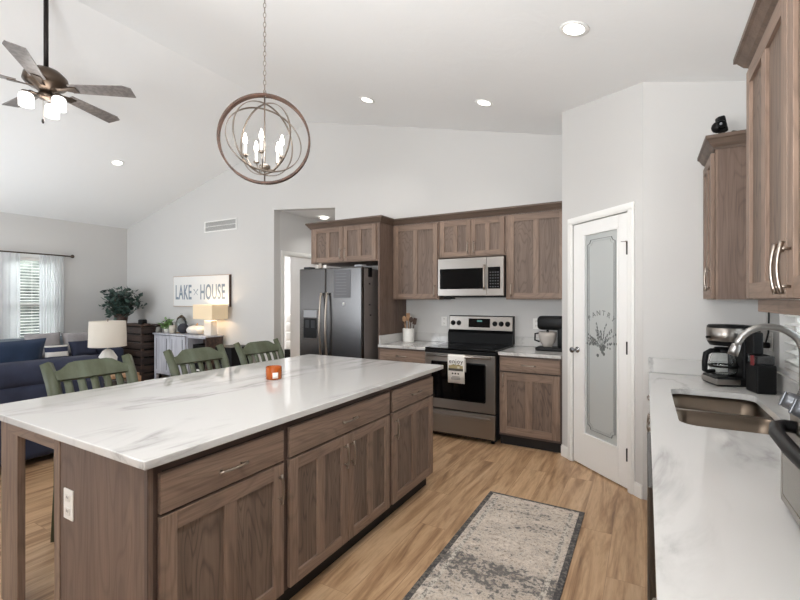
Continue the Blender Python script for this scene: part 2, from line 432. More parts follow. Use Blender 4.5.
# baseboards
def baseboard(name, a, b_, hgt=0.10):
    a = Vector((a[0], a[1], 0)); b_ = Vector((b_[0], b_[1], 0)); d = b_ - a
    o = MB().box(0, d.length, -0.014, 0, 0, hgt - 0.012, M['trim'], 0.002).box(0, d.length, -0.009, 0, hgt - 0.012, hgt, M['trim'], 0.002).build(name)
    o.location = a; o.rotation_euler = (0, 0, math.atan2(d.y, d.x)); struct(o)
baseboard('baseboard_pantry_left', PA, PA + dv * ((D0 - 0.06) / PL))
baseboard('baseboard_pantry_right', PA + dv * ((D1 + 0.06) / PL), PB)
baseboard('baseboard_back', (XL, YB), (OX0, YB))
baseboard('baseboard_left', (XL, YF), (XL, YB))

# pantry door (glass panel etched)
M['frost'] = mat('etched_frosted_glass', (206, 209, 207), 0.16, 0.0, Transmission_Weight=0.22, IOR=1.45)
M['etch'] = mat('etched_line', (104, 107, 105), 0.6)
M['etch_l'] = mat('etched_band', (218, 220, 218), 0.5)
pd = thing('door_1', 'white pantry door with tall etched frosted glass panel', 'door', PA, pang); del pd['label']; del pd['category']; struct(pd)
G0, G1, GZ0, GZ1 = 0.275, 0.668, 0.275, 1.975
w = MB(); a, b_ = D0 + 0.004, D1 - 0.004
dm = M['door_white']
w.box(a, G0, 0.004, 0.04, 0.012, DH - 0.006, dm, 0.002); w.box(G1, b_, 0.004, 0.04, 0.012, DH - 0.006, dm, 0.002)
w.box(G0, G1, 0.004, 0.04, 0.012, GZ0, dm); w.box(G0, G1, 0.004, 0.04, GZ1, DH - 0.006, dm)
for x0, x1, z0, z1 in ((G0, G0 + .014, GZ0, GZ1), (G1 - .014, G1, GZ0, GZ1), (G0, G1, GZ0, GZ0 + .014), (G0, G1, GZ1 - .014, GZ1)):
    w.box(x0, x1, 0.0, 0.03, z0, z1, dm, 0.004)
leaf = w.build('door_leaf', None, pd)
MB().box(G0 + .013, G1 - .013, 0.016, 0.021, GZ0 + .013, GZ1 - .013).build('glass_pane', M['frost'], leaf)
e = MB(); ge = M['etch']; yy = 0.0152; cxm = (G0 + G1) / 2
def strip(e, pts, r, m, y=yy):
    e.tube([(p[0], y, p[1]) for p in pts], r, m, 5, flat=0.25)
def notch(x0, x1, z0, z1, q):   # frame line with scooped corners
    P_ = []
    for cx_, cz_, s0 in ((x0, z0, 90), (x1, z0, 180), (x1, z1, 270), (x0, z1, 0)):
        for k in range(5):
            an = R(s0 - k * 22.5); P_.append((cx_ + q * math.cos(an), cz_ + q * math.sin(an)))
    return P_ + [P_[0]]
strip(e, notch(G0 + .045, G1 - .045, GZ0 + .06, GZ1 - .06, 0.035), 0.0055, ge)
strip(e, notch(G0 + .062, G1 - .062, GZ0 + .077, GZ1 - .077, 0.035), 0.0015, ge)
random.seed(4)
for k in range(26):   # wheat sheaf motif
    an = R(90 + random.uniform(-75, 75)); L_ = random.uniform(0.09, 0.17)
    x0_, z0_ = cxm + random.uniform(-.02, .02), 1.03
    pts = [(x0_ + math.cos(an) * L_ * t * (1 + .25 * t), z0_ + L_ * 1.25 * t * math.sin(an) - 0.05 * t * t * abs(math.cos(an))) for t in (0, .3, .6, 1)]
    strip(e, pts, 0.0016, ge)
    px, pz = pts[-1]
    for j in range(4):
        t = 1 - j * 0.16; qx = x0_ + math.cos(an) * L_ * t * (1 + .25 * t); qz = z0_ + L_ * 1.25 * t * math.sin(an) - 0.05 * t * t * abs(math.cos(an))
        e.sphere((qx + random.uniform(-.008, .008), yy, qz), 0.010, ge, 8, (0.55, 0.08, 1.0))
for k in range(9):
    e.sphere((cxm + random.uniform(-.04, .04), yy, 1.02 + random.uniform(-.06, .05)), 0.014, ge, 8, (1, .06, 1))
e.build('etched_pattern', None, leaf)
word = 'PANTRY'
for i, ch in enumerate(word):
    an = (i - 2.5) * 0.27
    txt('etched_letter', ch, 0.060, ge, leaf, Matrix.Translation((cxm + 0.21 * math.sin(an), yy, 1.10 + 0.21 * math.cos(an))) @ Matrix.Rotation(an, 4, 'Y') @ Matrix.Rotation(R(90), 4, 'X'), 0.0005)
kn = MB(); kn.lathe([(0, 0), (.026, 0), (.026, .006), (.011, .01), (.010, .035), (.022, .045), (.026, .055), (.022, .066), (0, .07)], (0, 0, 0), M['chrome'], 20, Matrix.Translation((D0 + 0.055, 0.004, 0.985)) @ Matrix.Rotation(R(90), 4, 'X'))
kn.build('knob', None, pd)
for hz_ in (1.80, 1.06, 0.27):
    MB().box(D1 - .012, D1 + .004, -0.010, 0.004, hz_ - .045, hz_ + .045, M['rod_dark'], 0.002).tube([(D1 - .004, -0.012, hz_ - .047), (D1 - .004, -0.012, hz_ + .047)], 0.007, M['rod_dark'], 8).build('hinge', None, pd)
MB().tube([(D1 - .004, -.010, 1.85), (D1 - .06, -.014, 1.855)], 0.003, M['nickel'], 6).tube([(D1 - .004, -.012, 1.85), (D1 - .004, -.03, 1.85)], 0.004, M['nickel'], 6).build('door_stop', None, pd)

# pantry shelves seen dimly through the glass
ps = thing('pantry_shelving', 'white pantry shelves faintly visible behind the etched glass door', 'shelf', (-0.56, 4.38, 0))
for k, z_ in enumerate((0.5, 0.95, 1.13, 1.75)):
    MB().box(0, 1.1, 0, 0.3, z_ - .009, z_ + .009, M['trim'], 0.002).build('shelf_board', None, ps)
for x_ in (0.0, 1.08):
    MB().box(x_, x_ + .02, 0.301, 0.32, 0.0, 1.8, M['trim'], 0.002).build('upright', None, ps)

# ---------------------------------------------------------------- hall beyond the opening
HY = 7.2
w = MB(); w.box(OX0 - .10, OX0, YB + T, 4.99, 0, 2.85, M['wall_white']); w.box(OX0 - .10, OX0, 5.78, HY, 0, 2.85, M['wall_white']); w.box(OX0 - .10, OX0, 4.99, 5.78, 2.12, 2.85, M['wall_white'])
struct(w.build('wall_hall_left'))
struct(MB().box(OX1, OX1 + .1, YB + T, HY, 0, 2.85, M['wall_white']).build('wall_hall_right'))
struct(MB().box(OX0 - 3.5, OX1 + .1, HY, HY + .1, 0, 2.85, M['wall_white']).build('wall_hall_end'))
c_ = MB(); c_.prism([(OX0 - .1, 2.81), (OX1 + .1, 2.715), (OX1 + .1, 2.86), (OX0 - .1, 2.86)], 'y', YB + T, HY, M['ceiling']); struct(c_.build('ceiling_hall'))
c_ = MB(); c_.box(OX0 - 3.5, OX0 - .1, YB + T, HY, 2.5, 2.6, M['ceiling']); struct(c_.build('ceiling_bedroom'))
struct(MB().box(-5.83, OX0 - .10, 6.02, 6.1, 0, 2.5, M['wall_white']).build('wall_bedroom_side'))
w = MB(); casing(w, 4.99, 5.78, 2.12, wd_=0.07)
tr = w.build('trim_2'); tr.rotation_euler = (0, 0, R(90)); tr.location = (OX0, 0, 0); struct(tr)
bd = thing('basket_stack', 'white patterned storage boxes stacked on a low black stand past the hall doorway', 'storage boxes', (-6.05, 6.55, 0))
MB().box(-.28, .28, -.22, .22, 0, .42, M['black'], 0.01).build('stand', None, bd)
for k, z_ in enumerate((.42, .60, .78, .96)):
    MB().box(-.24, .24, -.19, .19, z_ + .002, z_ + .17, M['white'], 0.02).box(-.10, .10, -.2, -.188, z_ + .06, z_ + .11, M['grey'], 0.003).build('storage_box', None, bd)
MB().box(-.16, .16, -.12, .12, 1.14, 1.40, M['grey'], 0.015).build('box_lid', None, bd)

l = bpy.data.lights.new('bedroom_fill', 'POINT'); l.energy = 60; l.shadow_soft_size = .2; l.color = (.95, .97, 1)  # added fill light, brightens the room past the hall doorway
lo_ = bpy.data.objects.new('bedroom_fill', l); sc.collection.objects.link(lo_); lo_.location = (-6.9, 6.0, 2.1)

# ---------------------------------------------------------------- windows
def window(name, y0, y1, z0, z1, x, sgn, mid=True):
    """window unit in a wall at x; sgn = outward direction"""
    o = thing(name, '', '', (x + sgn * 0.085, (y0 + y1) / 2, z0)); del o['label']; del o['category']; struct(o)
    hw = (y1 - y0) / 2; H_ = z1 - z0; f = MB(); t_ = 0.045
    f.box(-.02, .02, -hw, -hw + t_, 0, H_, M['trim'], .003).box(-.02, .02, hw - t_, hw, 0, H_, M['trim'], .003)
    f.box(-.02, .02, -hw + t_, hw - t_, 0, t_, M['trim'], .003).box(-.02, .02, -hw + t_, hw - t_, H_ - t_, H_, M['trim'], .003)
    if mid: f.box(-.02, .02, -hw + t_, hw - t_, H_ / 2 - .02, H_ / 2 + .03, M['trim'], .003)
    f.build('window_frame', None, o)
    MB().box(-.003, .003, -hw + t_, hw - t_, t_, H_ - t_, M['glass']).build('glass_pane', None, o)
    return o
window('window_1', WN[0][0], WN[0][1], WZ0, WZ1, XL, -1)
window('window_2', WN[1][0], WN[1][1], WZ0, WZ1, XL, -1)
window('window_3', SW[0], SW[1], SW[2], SW[3], XR, 1)
w = MB()
for y0, y1 in WN:
    for a, b_, z0, z1 in ((y0 - .07, y0, WZ0 - .02, WZ1 + .08), (y1, y1 + .07, WZ0 - .02, WZ1 + .08), (y0, y1, WZ1, WZ1 + .08)):
        w.box(XL, XL + .016, a, b_, z0, z1, M['trim'], .003)
    w.box(XL - .05, XL + .04, y0 - .09, y1 + .09, WZ0 - .05, WZ0 - .02, M['trim'], .004)
struct(w.build('trim_3'))
def blinds(label, x, y0, y1, z0, z1, tilt, pitch=0.05, group=None):
    o = thing('window_blind', label, 'blind', (x, (y0 + y1) / 2, z0)); hw = (y1 - y0) / 2 - .006; H_ = z1 - z0
    MB().box(-.03, .03, -hw, hw, H_ - .05, H_ - .003, M['white'], .004).build('headrail', None, o)
    s_ = MB(); z_ = .05
    while z_ < H_ - .07:
        s_.box(-.025, .025, -hw, hw, -.0015, .0015, M['white'], mtx=Matrix.Translation((0, 0, z_)) @ Matrix.Rotation(R(tilt), 4, 'Y')); z_ += pitch
    s_.build('slats', None, o)
    MB().box(-.025, .025, -hw, hw, .004, .03, M['white'], .004).build('bottom_rail', None, o)
    c2 = MB()
    for q in (-hw * .7, 0, hw * .7): c2.tube([(.0, q, .02), (.0, q, H_ - .04)], .0018, M['white'], 5)
    c2.build('ladder_cord', None, o)
    return o
blinds('white slatted blind on the living room window beside the curtain', XL - .035, WN[0][0], WN[0][1], WZ0, WZ1, 12)
blinds('white slatted blind on the sink window behind the faucet', XR + .045, SW[0], SW[1], SW[2], SW[3], -14)
# greenery outside the living room window
lf = two_tone('outdoor_foliage', (92, 98, 92), (140, 146, 138), (4, 4, 4), 0.4, 0.6, 0.9)
tr_ = MB(); random.seed(2)
for k in range(10): tr_.sphere((random.uniform(-.6, .6), -1.8 + k * .4, random.uniform(.9, 2.2)), random.uniform(.9, 1.2), lf, 10)
t_o = tr_.build('hedge'); t_o.location = (XL - 4.5, 4.6, 0); tag(t_o, 'blurred green hedge outside the living room window', 'hedge')

# ---------------------------------------------------------------- cabinets
def pull_v(x, z_, y, L_=0.128, m=None):
    p = MB(); m = m or M['nickel']
    pts = [(x, y - .028 + .010 * (2 * t - 1) ** 2, z_ + (t - .5) * L_) for t in [i / 8 for i in range(9)]]
    p.tube(pts, [.0045 + .0022 * abs(2 * i / 8 - 1) ** 2 for i in range(9)], m, 8)
    for s in (-1, 1): p.tube([(x, y, z_ + s * L_ * .36), (x, y - .024, z_ + s * L_ * .36)], .004, m, 8)
    return p
def pull_h(x, z_, y, L_=0.128, m=None):
    p = MB(); m = m or M['nickel']
    pts = [(x + (t - .5) * L_, y - .028 + .010 * (2 * t - 1) ** 2, z_) for t in [i / 8 for i in range(9)]]
    p.tube(pts, [.0045 + .0022 * abs(2 * i / 8 - 1) ** 2 for i in range(9)], m, 8)
    for s in (-1, 1): p.tube([(x + s * L_ * .36, y, z_), (x + s * L_ * .36, y - .024, z_)], .004, m, 8)
    return p
def add_door(root, x0, x1, z0, z1, handle=None, st=0.062, panels=2, hp='bottom', hl=.128):
    f = MB(); wz, wx = M['wood_z'], M['wood_x']
    f.box(x0, x0 + st, -.021, -.001, z0, z1, wz, .002); f.box(x1 - st, x1, -.021, -.001, z0, z1, wz, .002)
    f.box(x0 + st, x1 - st, -.021, -.001, z0, z0 + st, wx, .001); f.box(x0 + st, x1 - st, -.021, -.001, z1 - st, z1, wx, .001)
    if panels == 2:
        c = (x0 + x1) / 2; f.box(c - st / 2, c + st / 2, -.0205, -.001, z0 + st, z1 - st, wz, .001)
    d = f.build('door', None, root)
    MB().box(x0 + st - .003, x1 - st + .003, -.010, -.002, z0 + st - .003, z1 - st + .003).build('door_panel', M['panel_z'], d)
    if handle is not None:
        pull_v(handle[0], handle[1], -.021, hl).build('handle', None, d)
    return d
def add_drawer(root, x0, x1, z0, z1, handle=True, hl=.128):
    d = MB().box(x0, x1, -.021, -.001, z0, z1, M['wood_x'], .003).build('drawer', None, root)
    if handle: pull_h((x0 + x1) / 2, (z0 + z1) / 2, -.021, hl).build('handle', None, d)
    return d
def carcass(root, w_, d_, z0, z1, toe=True, bottom=None):
    c = MB(); zb = z0 + (.10 if toe else 0)
    c.box(0, w_, 0.012, d_, zb, z1, M['body_z'])
    # face frame
    f = .036
    fz, fxx = (M['wood_z'], M['wood_x']) if not toe else (M['face_frame'], M['face_frame'])
    c.box(0, f, 0, .012, zb, z1, fz); c.box(w_ - f, w_, 0, .012, zb, z1, fz)
    c.box(f, w_ - f, 0, .012, z1 - f, z1, fxx); c.box(f, w_ - f, 0, .012, zb, zb + f, fxx)
    c.box(f, w_ - f, 0.004, .012, zb + f, z1 - f, M['frame_dark'])
    c.build('cabinet_body', None, root)
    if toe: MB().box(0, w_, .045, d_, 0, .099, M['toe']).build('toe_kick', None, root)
def crown_run(name, path, z0, parent, closed=False):
    """path: list of xy points of the outer cabinet face, outward normals to the right of travel"""
    prof = [(0, 0), (.006, 0), (.010, .012), (.022, .022), (.040, .050), (.050, .056), (.050, .075), (0, .075)]
    t = bmesh.new(); rings = []
    n_ = len(path)
    for i, p in enumerate(path):
        p = Vector(p)
        d1 = (Vector(path[i]) - Vector(path[i - 1])).normalized() if i > 0 else None
        d2 = (Vector(path[i + 1]) - Vector(path[i])).normalized() if i < n_ - 1 else None
        if d1 is None: d1 = d2
        if d2 is None: d2 = d1
        n1 = Vector((d1.y, -d1.x)); n2 = Vector((d2.y, -d2.x)); b2 = (n1 + n2); b2 = b2 / (b2.length_squared / 2)
        rings.append([t.verts.new((p.x + b2.x * o_, p.y + b2.y * o_, z0 + h_)) for o_, h_ in prof])
    for A, B_ in zip(rings[:-1], rings[1:]):
        for k in range(len(prof)): t.faces.new((A[k], A[(k + 1) % len(prof)], B_[(k + 1) % len(prof)], B_[k]))
    t.faces.new(rings[0]); t.faces.new(rings[-1][::-1])
    m = MB(); m._add(t, M['wood_crown'], False); return m.build(name, None, parent)
M['wood_crown'] = wood('stained_oak_crown', (98, 82, 71), (82, 68, 58), (112, 94, 82), 'x', wav=.5)

CT = 0.91; CB = 0.88
# --- island -------------------------------------------------------------------
IX = -1.42     # face-frame plane; fronts stand 21 mm proud of it
isl = [(0.825, 1.422, 'one', 'island base cabinet at the near end with one wide door and drawer'),
       (1.424, 2.333, 'two', 'wide middle island base cabinet with drawer over two doors'),
       (2.335, 2.965, 'one', 'island base cabinet at the far end nearest the range')]
for y0, y1, kind, lab in isl:
    w_ = y1 - y0
    r_ = thing('base_cabinet', lab, 'cabinet', (IX, y0, 0), 90, 'island base cabinets')
    carcass(r_, w_, 0.60, 0, 0.878)
    a, b_ = .020, w_ - .016
    add_drawer(r_, a, b_, .703, .838)
    if kind == 'one': add_door(r_, a, b_, .112, .692, ((b_ - .030) if y0 < 1 else (a + .030), .590), .060)
    else:
        c = (a + b_) / 2
        add_door(r_, a, c - .003, .112, .692, (c - .030, .585), .054); add_door(r_, c + .003, b_, .112, .692, (c + .030, .585), .054)
# end panel, seating-side panel and supports
fi = thing('island_surround', 'brown oak end panel, corner leg and back panel framing the island', 'island panelling', (0, 0, 0))
MB().box(-2.034, -1.405, .806, .823, 0, .879, M['body_z'], .001).build('end_panel', None, fi)
MB().box(-2.045, -2.000, .802, .806, 0, .879, M['wood_z'], .001).build('edge_trim', None, fi)
MB().box(-1.420, -1.402, .802, .806, 0, .879, M['face_frame'], .001).build('edge_trim', None, fi)
MB().box(-2.052, -2.036, .826, 2.965, 0, .879, M['body_z'], .001).build('back_panel', None, fi)
for y0, y1, ya in ((.832, .862, .812), (3.02, 3.05, 3.052)):
    MB().box(-2.66, -2.478, y0, y1, 0, .879, M['wood_z'], .002).build('leg', None, fi)
    MB().box(-2.52, -2.047, ya, ya + .018, .815, .879, M['wood_x'], .002).build('apron', None, fi)
o = MB(); o.box(-2.735, -1.368, .775, 3.075, CB, CT, M['quartz'], .004, 3)
tag(o.build('island_countertop'), 'large white veined quartz countertop on the island', 'countertop')
def outlet(loc, rot, lab, grp=None, n=2, kind='outlet'):
    t_ = thing('wall_outlet', lab, 'outlet', loc, rot, grp)
    pl = MB().box(-.036, .036, -.006, 0, -.058, .058, M['white'], .003).build('cover_plate', None, t_)
    for s in (-1, 1):
        q = MB().box(-.016, .016, -.008, -.005, s * .026 - .014, s * .026 + .014, M['white_ceramic'], .003)
        for u in (-.006, .006): q.box(u - .0012, u + .0012, -.0086, -.0078, s * .026 - .002, s * .026 + .007, M['black'])
        q.build('socket', None, pl)
    return t_
outlet((-1.928, .806, .632), 0, 'white outlet on the brown near end of the island')

# --- back wall run -------------------------------------------------------------
BF = 4.142     # base face-frame plane
def base_unit(x0, x1, lab, door_handle):
    r_ = thing('base_cabinet', lab, 'cabinet', (x0, BF, 0), 0)
    w_ = x1 - x0; carcass(r_, w_, YB - BF - .002, 0, .878)
    add_drawer(r_, .012, w_ - .012, .728, .862)
    add_door(r_, .012, w_ - .012, .125, .715, door_handle, .07)
base_unit(-2.636, -2.034, 'brown base cabinet left of the range under the utensil crock', (.57, .62))
base_unit(-1.248, -.668, 'brown base cabinet right of the range under the stand mixer', (.046, .64))
def ctop(x0, x1, lab):
    o_ = MB(); o_.box(x0, x1, 4.105, YB - .002, CB, CT, M['quartz'], .003); return tag(o_.build('countertop'), lab, 'countertop')
ctop(-2.640, -2.030, 'short white quartz counter left of the range'); ctop(-1.252, -.668, 'short white quartz counter right of the range')
tag(MB().box(-2.618, -2.03, YB - .022, YB - .001, CT + .001, 1.01, M['quartz'], .002).build('backsplash'), 'low white quartz backsplash left of the range', 'backsplash')
tag(MB().box(-2.640, -2.62, 4.13, YB - .001, CT + .001, 1.01, M['quartz'], .002).build('side_splash'), 'white quartz side splash against the tall refrigerator panel', 'backsplash')
tag(MB().box(-1.252, -.668, YB - .022, YB - .001, CT + .001, 1.01, M['quartz'], .002).build('backsplash'), 'low white quartz backsplash right of the range', 'backsplash')
# uppers
UF = 4.445
def upper(x0, x1, z0, z1, lab, doors, yf=UF, grp=None):
    r_ = thing('upper_cabinet', lab, 'cabinet', (x0, yf, 0), 0, grp); w_ = x1 - x0
    carcass(r_, w_ - .001, YB - yf - .002, z0, z1, False)
    for d_ in doors: add_door(r_, d_[0], d_[1], z0 + .012, z1 - .02, d_[2], d_[3] if len(d_) > 3 else .055, hl=.13)
    return r_
upper(-2.638, -2.028, 1.42, 2.30, 'brown upper cabinet left of the microwave, above the utensil crock', [(.030, .592, (.560, 1.52))])
upper(-2.026, -1.268, 1.884, 2.30, 'short brown upper cabinet above the microwave with two doors', [(.014, .376, (.345, 1.985), .05), (.382, .744, (.413, 1.985), .05)])
upper(-1.266, -.668, 1.42, 2.30, 'brown upper cabinet right of the microwave beside the pantry', [(.030, .585, (.058, 1.52))])
# light rails
upper_f = upper(-3.672, -2.665, 1.868, 2.315, 'brown cabinet over the refrigerator with two small doors and a tall side panel', [(.050, .512, (.478, 1.975), .055), (.520, .982, (.554, 1.975), .055)], 4.16)
MB().box(1.008, 1.031, -.01, YB - 4.162, 0, 2.299, M['body_z'], .001).build('side_panel', None, upper_f)['label'] = 'tall oak panel reaching the floor'
cr = crown_run('crown_moulding', [(-3.674, 4.74), (-3.674, 4.155), (-2.640, 4.155), (-2.640, 4.44), (-.668, 4.44)][0:5], 2.30, None)
tag(cr, 'dark brown crown moulding along the tops of the back wall cabinets', 'crown moulding')
struct(MB().box(-3.72, -.668, 4.40, 4.44, 2.375, 2.376, M['wood_crown']).build('trim_4')) if False else None

# --- range --------------------------------------------------------------------
rg = thing('range', 'stainless steel electric range with black glass oven door and towel', 'stove', (-1.641, 4.10, 0))
hw = .376
MB().box(-hw, hw, .0, .64, .03, .905, M['dark_grey'], .003).build('oven_body', None, rg)
for sx in (-1, 1):
    for y_ in (.04, .58): MB().lathe([(0, 0), (.018, 0), (.018, .03), (0, .03)], (sx * .33, y_, 0), M['black'], 12).build('foot', None, rg)
MB().box(-hw - .002, hw + .002, -.045, .60, .906, .922, M['black_glass'], .005).build('glass_cooktop', None, rg)
MB().box(-hw - .002, hw + .002, -.046, -.001, .872, .904, M['black'], .004).build('vent_trim', None, rg)
dr = MB().box(-hw, hw, -.045, -.002, .305, .868, M['steel'], .006).build('oven_door', None, rg)
MB().box(-.300, .285, -.050, -.044, .405, .788, M['black_glass'], .012, 3).build('oven_window', None, dr)
hb = MB(); hb.tube([(-.335, -.10, .852), (.335, -.10, .852)], .014, M['steel'], 14)
for s in (-1, 1): hb.box(s * .325 - .014, s * .325 + .014, -.10, -.044, .839, .864, M['steel'], .004)
hb.build('door_handle', None, dr)
dw = MB().box(-hw, hw, -.045, -.002, .055, .290, M['steel'], .006).build('storage_drawer', None, rg)
MB().box(-.335, .335, -.066, -.044, .232, .262, M['steel'], .006).build('drawer_handle', None, dw)
bgd = MB(); bgd.prism([(.57, .923), (.66, .923), (.66, 1.235), (.615, 1.235), (.605, 1.075), (.57, 1.04)], 'x', -hw - .004, hw + .004, M['black']); bgd.build('backguard', None, rg)
pm = Matrix.Translation((0, .603, 1.147)) @ Matrix.Rotation(R(-4), 4, 'X')
pn = MB().box(-hw + .004, hw - .002, -.012, .006, -.078, .080, M['steel'], .004, mtx=pm).build('control_panel', None, rg)
MB().box(-.132, .122, -.015, -.011, -.045, .055, M['black_glass'], .003, mtx=pm).build('display', None, pn)
emd = emis('display_digits', (120, 200, 190), .35, (20, 30, 30))
MB().box(-.03, .03, -.0158, -.0148, .018, .036, emd, mtx=pm).build('clock_glow', None, pn)
for k, x_ in enumerate((-.325, -.252, .176, .248, .320)):
    q = MB(); q.lathe([(0, .026), (.019, .026), (.022, .020), (.024, .003), (.029, .0), (0, 0)], m=M['black'], n=18, mtx=pm @ Matrix.Translation((x_, -.012, 0)) @ Matrix.Rotation(R(90), 4, 'X'))
    q.box(-.004, .004, -.040, -.036, -.016, .016, M['black'], .001, mtx=pm @ Matrix.Translation((x_, 0, 0)))
    q.build('burner_knob', None, pn)
bm_ = mat('burner_ring', (60, 60, 62), .2)
bu = MB()
for x_, y_, r0 in ((-.19, .12, .10), (.19, .12, .115), (-.19, .38, .08), (.19, .38, .08)):
    bu.tube([(x_ + r0 * math.cos(a * PI / 16), y_ + r0 * math.sin(a * PI / 16), .9222) for a in range(32)], .0012, bm_, 5, closed=True)
bu.build('burner_marks', None, rg)
# towel over the handle
tw = thing('dish_towel', 'white printed tea towel hanging over the oven door handle', 'towel', (-1.641, 4.10, 0))
tm = mat('towel_cloth', (226, 222, 216), .9)
t = MB(); xs = (-.086, .092)
prof = [(-.120, .590), (-.121, .70), (-.120, .80), (-.1175, .855), (-.110, .868), (-.100, .8715), (-.090, .868), (-.0825, .855), (-.080, .79), (-.079, .70)]
o_ = bmesh.new(); rows = []
for (y_, z_) in prof:
    rows.append([o_.verts.new((xs[0] + (xs[1] - xs[0]) * k / 8 + (.85 - z_) * .02, y_ - .003 * math.sin(k * 1.7) * (.86 - z_) * 3, z_)) for k in range(9)])
for A, B_ in zip(rows[:-1], rows[1:]):
    for k in range(8): o_.faces.new((A[k], A[k + 1], B_[k + 1], B_[k]))
t._add(o_, tm, True); tc_ = t.build('towel_cloth', None, tw)
sm = tc_.modifiers.new('solid', 'SOLIDIFY'); sm.thickness = .0025; sm.offset = 0
ink = mat('towel_ink', (54, 50, 50), .9)
txt('script_print', 'enjoy', .062, ink, tw, face_my(.006, -.1265, .805) @ Matrix.Shear('XY', 4, (.3, 0)) if False else face_my(.006, -.1265, .805), .0006)
pic = MB(); pic.box(-.070, .078, -.1262, -.1248, .735, .765, mat('towel_picture_tan', (176, 160, 120), .9)); pic.box(-.074, .080, -.1264, -.1248, .712, .736, mat('towel_picture_dark', (88, 84, 78), .9)); pic.box(.02, .045, -.1268, -.126, .738, .758, mat('towel_picture_light', (214, 206, 180), .9))
pic.prism([(-.05, .765), (-.02, .778), (.01, .768), (.03, .78), (.06, .765)], 'y', -.1262, -.1248, mat('towel_picture_hill', (142, 130, 92), .9))
pic.build('picture_print', None, tw)
ln = MB()
for zz, x0, x1 in ((.655, -.035, .045), (.642, -.045, .050), (.630, -.045, .05)): ln.box(x0, x1, -.1262, -.125, zz - .003, zz + .003, mat('towel_grey_ink', (140, 134, 130), .9))
for x_ in (-.03, .0, .03): ln.sphere((x_, -.1255, .685), .010, ink, 8, (1, .1, .8))
ln.build('small_print', None, tw)

# --- microwave -----------------------------------------------------------------
MWW = 1
mw = thing('microwave', 'stainless over-the-range microwave with black window and keypad', 'microwave', (-1.641, 4.395, 1.455))
MB().box(-.372, .370, 0, .38, 0, .415, M['dark_grey'], .003).build('oven_case', None, mw)
d = MB().box(-.373, .185, -.028, -.001, .004, .412, M['steel'], .004).build('microwave_door', None, mw)
MB().box(-.345, .150, -.031, -.026, .078, .300, M['black_glass'], .006).build('door_window', None, d)
h_ = MB(); h_.tube([(.172, -.055 - .012 * math.sin(PI * i / 8), .070 + .26 * i / 8) for i in range(9)], .012, M['nickel'], 10)
for z_ in (.085, .315): h_.tube([(.172, -.026, z_), (.172, -.056, z_)], .008, M['nickel'], 8)
h_.build('door_handle', None, d)
cp = MB().box(.187, .371, -.028, -.001, .004, .412, M['steel'], .004).build('control_panel', None, mw)
MB().box(.205, .335, -.031, -.026, .078, .305, M['black_glass'], .004).build('keypad', None, cp)
kb = MB(); kg = mat('keypad_mark', (96, 96, 100), .5)
for r0 in range(6):
    for c0 in range(4): kb.box(.225 + c0 * .027, .238 + c0 * .027, -.0318, -.0305, .095 + r0 * .030, .104 + r0 * .030, kg)
kb.build('keypad_buttons', None, cp)
MB().box(-.36, .36, .02, .36, -.012, -.001, M['black'], .002).build('underside_vent', None, mw)
MB().box(-.34, -.24, .05, .16, -.030, -.013, M['black'], .003).build('grease_filter', None, mw)

# --- refrigerator ---------------------------------------------------------------
fr = thing('refrigerator', 'dark stainless side-by-side refrigerator with dispenser in left door', 'refrigerator', (-3.225, 4.02, 0))
fw = .465
MB().box(-fw + .004, fw - .004, .0, .72, .02, 1.775, M['fridge_side'], .006).build('fridge_body', None, fr)
sp = -.055
ld = MB(); ld.box(-fw, sp - .004, -.055, -.004, .06, 1.79, M['steel_dark'], .012, 3); ld = ld.build('left_door', None, fr)
rd = MB().box(sp + .004, fw, -.055, -.004, .06, 1.79, M['steel_dark'], .012, 3).build('right_door', None, fr)
def fh(x_, par):
    q = MB(); q.tube([(x_, -.085 - .03 * math.sin(PI * i / 12), .72 + .78 * i / 12) for i in range(13)], .013, M['nickel'], 10)
    for z_ in (.74, 1.48): q.tube([(x_, -.053, z_), (x_, -.09, z_)], .011, M['nickel'], 8)
    q.build('door_handle', None, par)
fh(sp - .045, ld); fh(sp + .045, rd)
dp = MB(); dp.box(-.405, -.165, -.060, -.054, .935, 1.305, M['grey'] if False else M['steel_dark'], .004); dp = dp.build('dispenser', None, ld)
MB().box(-.390, -.185, -.064, -.059, .955, 1.195, M['black'], .003).box(-.36, -.30, -.066, -.063, 1.08, 1.17, M['dark_grey'], .003).box(-.27, -.21, -.066, -.063, 1.08, 1.17, M['dark_grey'], .003).build('dispenser_bay', None, dp)
MB().box(-.390, -.185, -.064, -.059, 1.205, 1.290, M['grey'], .003).build('dispenser_controls', None, dp)
MB().box(-fw, fw, -.03, .70, .0, .055, M['black'], .003).build('kick_grille', None, fr)
for x_ in (-.36, .40): MB().box(x_ - .05, x_ + .05, -.04, .06, 1.792, 1.815, M['grey'] if x_ > 0 else M['dark_grey'], .006).build('hinge_cover', None, fr)
pp = mat('planner_sheet', (124, 125, 129), .5)
ms = MB(); ms.box(.07, .31, -.0575, -.0555, 1.44, 1.76, mat('planner_backing', (98, 98, 101), .5), .002)
for k in range(8): ms.box(.10, .25, -.0585, -.0575, 1.478 + k * .034, 1.482 + k * .034, pp)
ms = ms.build('planner_sheet'); ms.location = fr.location; tag(ms, 'faint ruled planner sheet stuck on the right refrigerator door', 'planner')
mg = MB().box(.20, .222, -.063, -.0558, 1.355, 1.385, M['white'], .003).build('fridge_magnet'); mg.location = fr.location; tag(mg, 'small white magnet on the right refrigerator door below the planner', 'magnet')
